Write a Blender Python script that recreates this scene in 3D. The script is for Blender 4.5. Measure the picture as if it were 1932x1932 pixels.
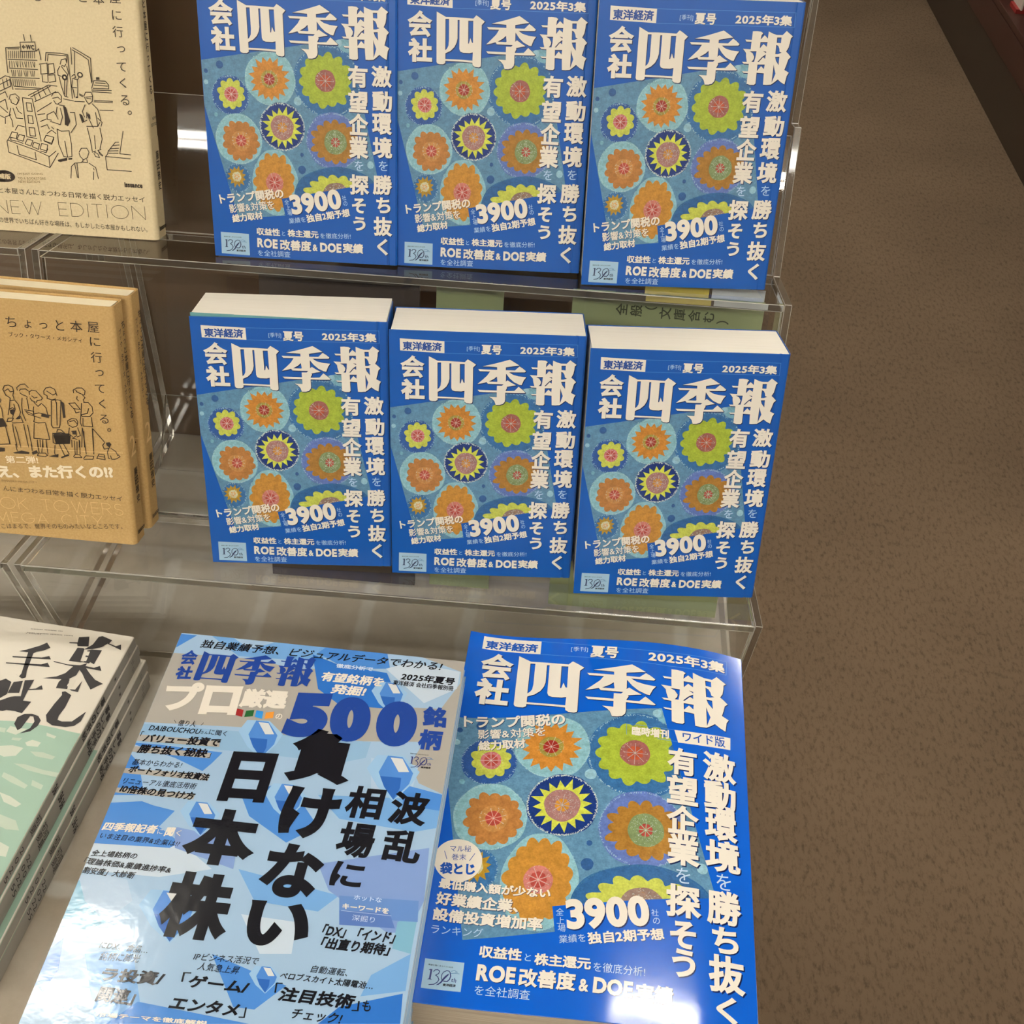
import bpy, bmesh, math, random
import numpy as np
from mathutils import Vector, Matrix
from mathutils.geometry import tessellate_polygon, delaunay_2d_cdt

for o in list(bpy.data.objects):
    bpy.data.objects.remove(o)
SC = bpy.context.scene
COL = SC.collection
TABLE = 0.74                                   # top of the display table (the camera hangs 0.71 m above it)
CAMZ = 1.45

# ---------------------------------------------------------------- camera, world, lights, exposure
cam_data = bpy.data.cameras.new('camera')
cam_data.sensor_width = 36.0
cam_data.lens = 2208.7 / 1932.0 * 36.0
cam_data.clip_start = 0.02
cam_data.clip_end = 60.0
cam = bpy.data.objects.new('camera', cam_data)
COL.objects.link(cam)
RC = ((0.9960665527794375, 0.08119685681350514, 0.03547524316611968),
      (-0.08082884200109187, 0.6685757603775853, 0.7392382234004788),
      (-0.0363059325021504, 0.7391978916901352, -0.6725090008215566))
m = Matrix.Identity(4)
for r in range(3):
    m[r][0] = RC[0][r]
    m[r][1] = RC[1][r]
    m[r][2] = -RC[2][r]
m[2][3] = CAMZ
cam.matrix_world = m
SC.camera = cam

w = bpy.data.worlds.new('shop_ambient')
SC.world = w
w.use_nodes = True
w.node_tree.nodes['Background'].inputs[0].default_value = (1.0, 0.93, 0.82, 1)
w.node_tree.nodes['Background'].inputs[1].default_value = 0.5

SC.view_settings.view_transform = 'Standard'
SC.view_settings.look = 'None'
SC.view_settings.exposure = 0.0
SC.view_settings.gamma = 1.0
SC.view_settings.use_curve_mapping = False

CEIL = 2.70
TUBE_POWER = 43.0
# twin-tube ceiling fixtures: (x centre, y centre, length)
FIXTURES = [(-1.36, 1.07, 1.25), (0.33, 0.99, 0.62), (2.9, 1.10, 1.25), (-0.55, -1.6, 1.9), (1.9, -1.6, 1.9), (-3.0, -1.6, 1.9), (0.6, 3.6, 1.9), (-2.0, 3.6, 1.9), (-1.2, -4.0, 1.9), (1.2, -4.0, 1.9), (1.5, 2.6, 1.25)]  # front-wall pair and bookcase-side light are added, unseen fill lamps

# ---------------------------------------------------------------- helpers
def lin(c):
    return tuple(((v / 255.0) / 12.92 if v <= 10 else ((v / 255.0 + 0.055) / 1.055) ** 2.4) for v in c)

def tag(o, label=None, cat=None, group=None, kind=None):
    if label: o['label'] = label
    if cat: o['category'] = cat
    if group: o['group'] = group
    if kind: o['kind'] = kind
    return o

def empty(name, label, cat, mat=None, group=None):
    o = bpy.data.objects.new(name, None)
    o.empty_display_size = 0.02
    COL.objects.link(o)
    if mat is not None: o.matrix_world = mat
    return tag(o, label, cat, group)

def link(name, me, mats, parent=None):
    for mt in mats: me.materials.append(mt)
    o = bpy.data.objects.new(name, me)
    COL.objects.link(o)
    if parent: o.parent = parent
    return o

def mesh(name, verts, faces, mats, parent=None, smooth=False, mi=None):
    me = bpy.data.meshes.new(name)
    me.from_pydata([tuple(v) for v in verts], [], [tuple(f) for f in faces])
    if mi: me.polygons.foreach_set('material_index', mi)
    if smooth: me.polygons.foreach_set('use_smooth', [True] * len(me.polygons))
    me.update()
    return link(name, me, mats, parent)

def box(name, lo, hi, mats, parent=None, bevel=0.0, mtx=None):
    bm = bmesh.new()
    bmesh.ops.create_cube(bm, size=1)
    for v in bm.verts:
        v.co = Vector([lo[i] + (v.co[i] + 0.5) * (hi[i] - lo[i]) for i in range(3)])
    if bevel: bmesh.ops.bevel(bm, geom=bm.edges[:], offset=bevel, segments=2, affect='EDGES', profile=0.5)
    if mtx: bm.transform(mtx)
    me = bpy.data.meshes.new(name)
    bm.to_mesh(me); bm.free()
    return link(name, me, mats, parent)

def prism(name, poly, axis, a, b, mats, parent=None, edge_mat=None):
    """closed outline swept along one axis; edge faces may take a second material"""
    vs, n = [], len(poly)
    for t in (a, b):
        for p in poly:
            v = [0, 0, 0]; k = 0
            for i in range(3):
                if i == axis: v[i] = t
                else: v[i] = p[k]; k += 1
            vs.append(v)
    fs = [tuple(range(n)), tuple(range(2 * n - 1, n - 1, -1))] + [(i, i + n, (i + 1) % n + n, (i + 1) % n) for i in range(n)]
    bm = bmesh.new()
    bv = [bm.verts.new(v) for v in vs]
    for k, f in enumerate(fs):
        fc = bm.faces.new([bv[i] for i in f])
        fc.material_index = 1 if (edge_mat and k > 1) else 0
    bmesh.ops.recalc_face_normals(bm, faces=bm.faces)
    me = bpy.data.meshes.new(name); bm.to_mesh(me); bm.free()
    return link(name, me, mats if not edge_mat else [mats[0], edge_mat], parent)

def mat(name, col=(128, 128, 128), rough=0.5, metal=0.0, spec=0.5, **kw):
    mt = bpy.data.materials.new(name); mt.use_nodes = True
    b = mt.node_tree.nodes['Principled BSDF']
    b.inputs['Base Color'].default_value = (*lin(col), 1)
    b.inputs['Roughness'].default_value = rough
    b.inputs['Metallic'].default_value = metal
    b.inputs['Specular IOR Level'].default_value = spec
    for k, v in kw.items(): b.inputs[k].default_value = v
    return mt

def N(mt, t, **kw):
    n = mt.node_tree.nodes.new(t)
    for k, v in kw.items():
        if isinstance(k, str) and hasattr(n, k): setattr(n, k, v)
    return n

def noise_mix(mt, c1, c2, scale=20, detail=4, lo=0.35, hi=0.65, coord='Object', stretch=(1, 1, 1), bump=0.0, bscale=None, bdist=0.001):
    nt = mt.node_tree; b = nt.nodes['Principled BSDF']
    tc = N(mt, 'ShaderNodeTexCoord'); mp = N(mt, 'ShaderNodeMapping'); mp.inputs['Scale'].default_value = stretch
    nz = N(mt, 'ShaderNodeTexNoise'); nz.inputs['Scale'].default_value = scale; nz.inputs['Detail'].default_value = detail
    cr = N(mt, 'ShaderNodeValToRGB')
    cr.color_ramp.elements[0].position = lo; cr.color_ramp.elements[1].position = hi
    cr.color_ramp.elements[0].color = (*lin(c1), 1); cr.color_ramp.elements[1].color = (*lin(c2), 1)
    nt.links.new(tc.outputs[coord], mp.inputs[0]); nt.links.new(mp.outputs[0], nz.inputs['Vector'])
    nt.links.new(nz.outputs['Fac'], cr.inputs[0]); nt.links.new(cr.outputs[0], b.inputs['Base Color'])
    if bump:
        n2 = N(mt, 'ShaderNodeTexNoise'); n2.inputs['Scale'].default_value = bscale or scale * 4; n2.inputs['Detail'].default_value = 3
        nt.links.new(mp.outputs[0], n2.inputs['Vector'])
        bp = N(mt, 'ShaderNodeBump'); bp.inputs['Strength'].default_value = bump; bp.inputs['Distance'].default_value = bdist
        nt.links.new(n2.outputs['Fac'], bp.inputs['Height']); nt.links.new(bp.outputs[0], b.inputs['Normal'])
    return cr

# ---------------------------------------------------------------- materials
def ink(name, rough, bump=0.0, bscale=60, painted=0.0, coat=0.0):
    """printed paper: the colour comes from the print itself (colour attribute)"""
    mt = mat(name, rough=rough); nt = mt.node_tree; b = nt.nodes['Principled BSDF']
    at = N(mt, 'ShaderNodeVertexColor'); at.layer_name = 'Col'
    tc = N(mt, 'ShaderNodeTexCoord')
    last = at.outputs[0]
    if painted:
        for sc, amt in ((260, painted), (900, painted * 0.8)):
            nz = N(mt, 'ShaderNodeTexNoise'); nz.inputs['Scale'].default_value = sc; nz.inputs['Detail'].default_value = 5
            nt.links.new(tc.outputs['Object'], nz.inputs['Vector'])
            mr = N(mt, 'ShaderNodeMapRange'); mr.inputs['From Min'].default_value = 0.3; mr.inputs['From Max'].default_value = 0.7
            mr.inputs['To Min'].default_value = 1 - amt; mr.inputs['To Max'].default_value = 1 + amt
            nt.links.new(nz.outputs['Fac'], mr.inputs['Value'])
            mx = N(mt, 'ShaderNodeVectorMath'); mx.operation = 'SCALE'
            nt.links.new(last, mx.inputs[0]); nt.links.new(mr.outputs[0], mx.inputs['Scale']); last = mx.outputs[0]
    nt.links.new(last, b.inputs['Base Color'])
    if bump:
        nz = N(mt, 'ShaderNodeTexNoise'); nz.inputs['Scale'].default_value = bscale; nz.inputs['Detail'].default_value = 4
        nt.links.new(tc.outputs['Object'], nz.inputs['Vector'])
        bp = N(mt, 'ShaderNodeBump'); bp.inputs['Strength'].default_value = bump; bp.inputs['Distance'].default_value = 0.001
        nt.links.new(nz.outputs['Fac'], bp.inputs['Height']); nt.links.new(bp.outputs[0], b.inputs['Normal'])
    return mt

M = {}
M['ink_semi'] = ink('printed_ink_semi_gloss', 0.32)
M['art_semi'] = ink('painted_print_semi_gloss', 0.32, painted=0.17)
M['ink_gloss'] = ink('printed_ink_laminated', 0.08, bump=0.05, bscale=45)
M['art_gloss'] = ink('painted_print_laminated', 0.08, painted=0.17, bump=0.05, bscale=45)
M['ink_wrinkle'] = ink('printed_ink_wrinkled_laminate', 0.09, bump=0.13, bscale=80)
M['ink_matte'] = ink('printed_ink_matte', 0.6)
M['blue_semi'] = mat('blue_cover_semi_gloss', (8, 84, 172), 0.32)
M['blue_gloss'] = mat('blue_cover_laminated', (6, 88, 196), 0.13)
def pages(name, c1, c2, st):
    mt = mat(name, c1, 0.75); noise_mix(mt, c1, c2, 1.0, 3, 0.3, 0.7, stretch=st, bump=0.25, bscale=1.5, bdist=0.0004); return mt
M['pages'] = pages('page_block_edges', (230, 223, 208), (240, 234, 221), (14, 14, 2600))
M['pages_warm'] = pages('cream_page_edges', (244, 230, 194), (252, 241, 212), (14, 14, 2600))
M['pages_grey'] = pages('thin_grey_page_edges', (150, 138, 122), (182, 171, 154), (12, 12, 1500))
M['white_board'] = mat('white_paperboard', (214, 208, 196), 0.4)
M['teal_leaf'] = mat('teal_first_page', (96, 150, 152), 0.6)
M['cream'] = mat('cream_uncoated_paper', (226, 205, 158), 0.65)
noise_mix(M['cream'], (222, 204, 163), (230, 213, 174), 600, 3, 0.3, 0.7, bump=0.08, bscale=1500, bdist=0.0002)
M['kraft'] = mat('kraft_brown_paper', (190, 155, 98), 0.65)
noise_mix(M['kraft'], (184, 149, 92), (197, 163, 107), 700, 4, 0.3, 0.7, bump=0.08, bscale=1500, bdist=0.0002)
M['mag_white'] = mat('white_magazine_cover', (228, 222, 208), 0.35)
M['mag_spine'] = mat('warm_grey_magazine_spine', (178, 172, 156), 0.45)

def acrylic(name, tint, refl_rough=0.02, ior=1.49):
    mt = bpy.data.materials.new(name); mt.use_nodes = True; nt = mt.node_tree
    for n in list(nt.nodes): nt.nodes.remove(n)
    out = N(mt, 'ShaderNodeOutputMaterial'); tr = N(mt, 'ShaderNodeBsdfTransparent'); gl = N(mt, 'ShaderNodeBsdfGlossy')
    tr.inputs[0].default_value = (*tint, 1); gl.inputs['Roughness'].default_value = refl_rough
    fr = N(mt, 'ShaderNodeFresnel'); fr.inputs['IOR'].default_value = ior
    mx = N(mt, 'ShaderNodeMixShader')
    ge = N(mt, 'ShaderNodeNewGeometry'); inv = N(mt, 'ShaderNodeMath'); inv.operation = 'SUBTRACT'; inv.inputs[0].default_value = 1.0
    mu = N(mt, 'ShaderNodeMath'); mu.operation = 'MULTIPLY'
    nt.links.new(ge.outputs['Backfacing'], inv.inputs[1]); nt.links.new(inv.outputs[0], mu.inputs[0]); nt.links.new(fr.outputs[0], mu.inputs[1])
    nt.links.new(mu.outputs[0], mx.inputs[0]); nt.links.new(tr.outputs[0], mx.inputs[1]); nt.links.new(gl.outputs[0], mx.inputs[2])
    nt.links.new(mx.outputs[0], out.inputs[0])
    return mt
M['acrylic'] = acrylic('clear_acrylic_face', (0.99, 0.99, 0.986))
M['acrylic_edge'] = mat('clear_acrylic_cut_edge', (176, 172, 162), 0.04, **{'Transmission Weight': 0.92, 'IOR': 1.49})
M['acrylic_chamfer'] = mat('frosted_acrylic_chamfer', (236, 232, 222), 0.22, **{'Transmission Weight': 0.55, 'IOR': 1.49})

M['table'] = mat('worn_stone_laminate', (165, 160, 148), 0.45)
M['wall_dark'] = mat('dark_brown_glossy_laminate', (104, 84, 66), 0.08, spec=1.0)
M['carpet'] = mat('brown_loop_carpet', (92, 76, 58), 0.95, spec=0.1)
M['cab_kick'] = mat('dark_umber_kick_panel', (58, 45, 32), 0.6)
M['cab_red'] = mat('dark_red_brown_wood', (66, 38, 30), 0.45)
M['metal_grey'] = mat('grey_metal', (150, 148, 142), 0.4, 0.6)
M['ceiling'] = mat('off_white_ceiling', (225, 222, 214), 0.9)
M['room_wall'] = mat('warm_white_room_wall', (175, 165, 150), 0.9)
M['green_card'] = mat('sage_green_card', (150, 160, 116), 0.6)
M['tube'] = mat('fluorescent_tube', (255, 255, 255), 0.5)
b = M['tube'].node_tree.nodes['Principled BSDF']
b.inputs['Emission Color'].default_value = (1.0, 0.95, 0.86, 1); b.inputs['Emission Strength'].default_value = TUBE_POWER
M['fixture'] = mat('white_fixture_metal', (230, 230, 226), 0.5)

# worn stone table: pale grey with rust-brown rounded patches and pale joints
def table_mat():
    mt = M['table']; nt = mt.node_tree; b = nt.nodes['Principled BSDF']; L = nt.links.new
    tc = N(mt, 'ShaderNodeTexCoord')
    nz = N(mt, 'ShaderNodeTexNoise'); nz.inputs['Scale'].default_value = 9; nz.inputs['Detail'].default_value = 8; nz.inputs['Roughness'].default_value = 0.65
    L(tc.outputs['Object'], nz.inputs['Vector'])
    cr = N(mt, 'ShaderNodeValToRGB'); e = cr.color_ramp.elements
    e[0].position = 0.32; e[0].color = (*lin((150, 143, 130)), 1); e[1].position = 0.66; e[1].color = (*lin((212, 208, 198)), 1)
    L(nz.outputs['Fac'], cr.inputs[0])
    mp = N(mt, 'ShaderNodeMapping'); mp.inputs['Location'].default_value = (0.02, 0.03, 0)
    dn = N(mt, 'ShaderNodeTexNoise'); dn.inputs['Scale'].default_value = 14; dn.inputs['Detail'].default_value = 5
    L(tc.outputs['Object'], dn.inputs['Vector'])
    ad = N(mt, 'ShaderNodeVectorMath'); ad.operation = 'SCALE'; ad.inputs['Scale'].default_value = 0.02
    L(dn.outputs['Color'], ad.inputs[0])
    ad2 = N(mt, 'ShaderNodeVectorMath'); ad2.operation = 'ADD'
    L(tc.outputs['Object'], ad2.inputs[0]); L(ad.outputs[0], ad2.inputs[1]); L(ad2.outputs[0], mp.inputs[0])
    br = N(mt, 'ShaderNodeTexBrick'); br.offset = 0.37
    br.inputs['Scale'].default_value = 1.0; br.inputs['Brick Width'].default_value = 0.085; br.inputs['Row Height'].default_value = 0.105
    br.inputs['Mortar Size'].default_value = 0.008; br.inputs['Mortar Smooth'].default_value = 0.6
    br.inputs['Color1'].default_value = (*lin((172, 150, 120)), 1); br.inputs['Color2'].default_value = (*lin((196, 188, 172)), 1)
    br.inputs['Mortar'].default_value = (*lin((222, 219, 210)), 1); br.inputs['Bias'].default_value = 0.1
    L(mp.outputs[0], br.inputs['Vector'])
    mx = N(mt, 'ShaderNodeMix'); mx.data_type = 'RGBA'; mx.inputs[0].default_value = 0.45
    L(cr.outputs[0], mx.inputs[6]); L(br.outputs[0], mx.inputs[7])
    L(mx.outputs[2], b.inputs['Base Color'])
table_mat()

def carpet_mat():
    mt = M['carpet']; nt = mt.node_tree; b = nt.nodes['Principled BSDF']; L = nt.links.new
    tc = N(mt, 'ShaderNodeTexCoord')
    a = N(mt, 'ShaderNodeTexNoise'); a.inputs['Scale'].default_value = 150; a.inputs['Detail'].default_value = 4; a.inputs['Roughness'].default_value = 0.7
    c = N(mt, 'ShaderNodeTexNoise'); c.inputs['Scale'].default_value = 3; c.inputs['Detail'].default_value = 2
    mp = N(mt, 'ShaderNodeMapping'); mp.inputs['Scale'].default_value = (1.0, 0.45, 1)
    L(tc.outputs['Object'], mp.inputs[0]); L(mp.outputs[0], a.inputs['Vector']); L(tc.outputs['Object'], c.inputs['Vector'])
    cr = N(mt, 'ShaderNodeValToRGB'); e = cr.color_ramp.elements
    e[0].position = 0.33; e[0].color = (*lin((80, 66, 51)), 1); e[1].position = 0.52; e[1].color = (*lin((101, 85, 68)), 1)
    L(a.outputs['Fac'], cr.inputs[0])
    mr = N(mt, 'ShaderNodeMapRange'); mr.inputs['From Min'].default_value = 0.3; mr.inputs['From Max'].default_value = 0.7; mr.inputs['To Min'].default_value = 0.9; mr.inputs['To Max'].default_value = 1.1
    L(c.outputs['Fac'], mr.inputs['Value'])
    mx = N(mt, 'ShaderNodeVectorMath'); mx.operation = 'SCALE'
    L(cr.outputs[0], mx.inputs[0]); L(mr.outputs[0], mx.inputs['Scale']); L(mx.outputs[0], b.inputs['Base Color'])
    bp = N(mt, 'ShaderNodeBump'); bp.inputs['Strength'].default_value = 0.25; bp.inputs['Distance'].default_value = 0.002
    L(a.outputs['Fac'], bp.inputs['Height']); L(bp.outputs[0], b.inputs['Normal'])
carpet_mat()

# ---------------------------------------------------------------- print colours (the colours of the inks)
INK = dict(white=(236, 229, 216), cblue=(20, 70, 150), cblue2=(22, 80, 172), cblue3=(40, 80, 160), lblue=(90, 145, 215), lblue2=(90, 130, 180),
    pale=(190, 215, 240), pale2=(205, 222, 245), navy=(24, 34, 84), navy2=(52, 58, 118), ink=(20, 22, 30), badge=(162, 196, 222), shade=(10, 28, 78),
    c_mid=(52, 104, 156), c_mid2=(44, 94, 148), c_navy=(24, 52, 118), c_navy2=(44, 84, 150), c_teal=(134, 182, 194), c_purp=(92, 114, 178), panel=(90, 134, 166),
    rim=(168, 200, 208), rim2=(150, 184, 204), rim3=(56, 110, 150), rimw=(196, 210, 206), b_light=(146, 188, 204), b_light2=(118, 168, 188), b_dark=(44, 86, 140),
    f_yel=(188, 196, 84), f_yel2=(200, 208, 80), f_grn=(156, 174, 58), f_or=(190, 128, 52), f_br=(170, 116, 62), f_or2=(182, 130, 54), f_gold=(158, 114, 48), f_gold2=(168, 132, 42),
    d_pink=(190, 112, 116), d_pink2=(190, 118, 112), d_red=(168, 66, 50), d_red2=(196, 96, 74), d_olive=(150, 138, 66), d_mauve=(150, 92, 88), d_mauve2=(156, 114, 112),
    d_tan=(182, 132, 76), d_ggrn=(120, 138, 96), d_wht=(196, 186, 130), d_mottl=(138, 114, 104),
    s_red=(168, 70, 62), s_red2=(150, 46, 40), s_or=(176, 80, 52), s_gold=(200, 140, 50),
    pblue=(32, 66, 148), silver=(166, 162, 155), p_base=(158, 188, 218), p_mid=(72, 130, 204), p_mid2=(112, 162, 216), p_mid3=(120, 172, 200), p_deep=(44, 108, 192), p_pale=(196, 212, 228),
    p_lt=(140, 178, 212), p_lt2=(172, 196, 222), p_vio=(122, 150, 204), p_vio2=(96, 134, 196), p_vio3=(84, 116, 182), g_lt=(150, 190, 226), g_mid=(76, 130, 204), g_deep=(44, 96, 176), g_hi=(214, 218, 220),
    sq_r=(150, 42, 44), sq_g=(38, 96, 52), sq_b=(54, 140, 214), sq_o=(222, 146, 60),
    kink=(48, 46, 48), k_green=(164, 196, 178), k_w=(214, 222, 206), k_w2=(196, 212, 194), k_w3=(228, 222, 208), k_grey=(140, 134, 124),
    bink=(52, 40, 28), n_ink2=(70, 52, 34), n_ink3=(140, 112, 70), n_lt=(228, 196, 138), n_w=(246, 232, 204), cream=(226, 208, 168), spine=(60, 52, 44), green_ink=(70, 74, 48),
    blue=(8, 84, 172), blueg=(6, 88, 196), yellow=(226, 204, 84), paleblue=(196, 208, 222))

# ---------------------------------------------------------------- cover layouts, millimetres on each cover
TITLE = [[[[25.87,164.91],[28.64,163.52],[31.76,161.96],[37.97,162.05],[43.49,161.91],[49.35,161.7],[51.2,163.76],[53.81,162.19],[56.68,160.25],[54.77,158.18],[54.84,150.8],[54.86,139.57],[54.88,134.27],[54.66,133.32],[53.44,132.79],[50.98,133.02],[49.56,133.92],[49.35,135.44],[43.91,135.77],[31.78,135.86],[31.69,134.53],[30.39,133.72],[28.1,133.66],[26.62,133.99],[26.05,134.93],[25.93,149.98]],[[31.49,160.78],[31.56,152.0],[31.63,142.21],[32.78,143.25],[33.64,144.97],[33.96,147.97],[33.84,160.84]],[[39.3,160.51],[39.44,149.62],[38.85,146.99],[37.49,144.33],[35.06,142.0],[31.75,140.4],[31.77,137.0],[43.89,136.9],[49.33,136.69],[49.47,141.67],[47.32,141.16],[43.12,141.19],[41.36,141.81],[40.71,143.3],[40.54,160.55]],[[46.1,160.33],[46.31,146.83],[46.86,146.85],[47.67,150.22],[48.77,147.46],[49.47,147.29],[49.31,160.42]]],[[[61.05,159.27],[69.06,161.43],[74.48,163.11],[78.7,164.5],[81.68,162.76],[85.12,160.66],[82.81,160.35],[79.41,159.67],[76.18,159.07],[76.25,157.12],[82.26,157.18],[85.15,160.04],[87.33,158.71],[89.47,156.94],[88.83,156.11],[83.69,155.86],[78.37,155.78],[81.01,154.13],[84.84,153.13],[89.85,152.71],[88.4,150.64],[87.01,147.07],[85.45,147.29],[81.92,148.97],[79.06,151.48],[76.52,154.74],[76.54,149.74],[76.32,149.11],[77.73,150.15],[79.86,148.73],[83.4,146.78],[80.65,146.33],[77.22,145.48],[77.53,144.74],[76.62,143.03],[76.64,142.55],[82.36,142.72],[85.1,145.9],[87.32,144.1],[89.78,141.92],[89.18,141.53],[82.94,141.34],[76.41,141.34],[76.53,136.44],[76.25,134.73],[74.91,133.17],[72.83,132.54],[70.39,132.46],[69.42,135.09],[67.97,136.75],[65.83,138.09],[70.9,137.97],[70.85,141.36],[64.52,141.29],[59.29,141.4],[58.03,142.75],[70.8,142.68],[70.79,146.04],[74.08,146.14],[75.08,147.21],[69.54,147.2],[64.86,147.18],[63.89,148.38],[60.86,147.44],[57.93,146.79],[61.14,149.86],[64.16,152.91],[65.97,155.84],[59.25,155.81],[58.18,157.17],[64.04,157.15],[70.58,157.15],[70.51,158.98],[65.69,159.22]],[[70.56,152.54],[68.72,150.82],[65.33,148.79],[70.52,148.72],[71.03,149.03]]],[[[96.88,164.62],[99.42,164.8],[102.15,164.58],[103.5,163.71],[102.61,162.6],[102.41,160.04],[104.65,162.65],[106.87,160.78],[106.83,164.89],[109.69,163.7],[112.11,163.04],[115.84,163.07],[118.05,165.56],[120.19,163.98],[122.33,162.52],[121.22,161.4],[121.06,158.91],[120.58,155.97],[119.39,153.55],[121.01,152.31],[122.78,150.51],[121.41,148.99],[120.76,146.0],[119.88,142.81],[122.98,141.29],[121.92,139.31],[121.23,134.2],[118.73,135.45],[116.54,137.08],[114.58,135.32],[112.59,133.83],[109.83,133.55],[107.57,133.6],[107.17,140.37],[102.49,140.61],[102.68,134.21],[101.86,133.31],[99.08,133.23],[97.03,133.85],[96.97,140.26],[94.19,140.29],[93.11,141.16],[96.92,141.19],[96.86,145.61],[93.58,145.66],[92.42,146.74],[95.42,146.76],[94.58,149.7],[94.29,151.92],[93.2,153.18],[92.04,154.36],[96.92,154.2],[96.86,158.61],[93.61,158.59],[92.8,159.78],[96.9,159.71]],[[102.5,158.58],[102.54,154.91],[104.61,157.54],[106.82,155.95],[106.93,158.7]],[[96.29,153.08],[98.41,152.03],[99.73,149.85],[99.47,148.36],[98.35,146.84],[100.07,146.89],[100.59,149.88],[100.75,153.21]],[[104.84,153.51],[106.91,152.27],[106.85,153.19]],[[106.84,151.61],[104.71,149.99],[102.13,146.95],[102.99,146.97],[105.4,149.83],[106.83,148.94]],[[102.39,145.47],[102.5,141.55],[104.85,144.61],[106.85,142.8],[107.03,145.6]],[[112.54,161.59],[112.74,158.5],[115.41,158.39],[115.33,161.67]],[[112.64,157.4],[112.82,151.89],[114.53,151.94],[116.7,152.85],[115.3,153.32],[114.94,155.08],[114.05,156.7]],[[112.93,150.3],[113.76,148.03],[115.81,145.49],[115.59,150.49]],[[112.7,145.77],[112.87,134.9],[114.6,140.41],[113.36,143.55]]]]
TW = [[1.4085,-0.01337,0.50734],[-0.05214,1.35925,16.9321]]
PT = [[0.7343,0.0083,-1.60032],[0.03957,0.75493,118.22094]]
AW = [[1.39277,0.00029,0.47158],[-0.05689,1.38249,6.44617]]
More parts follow.
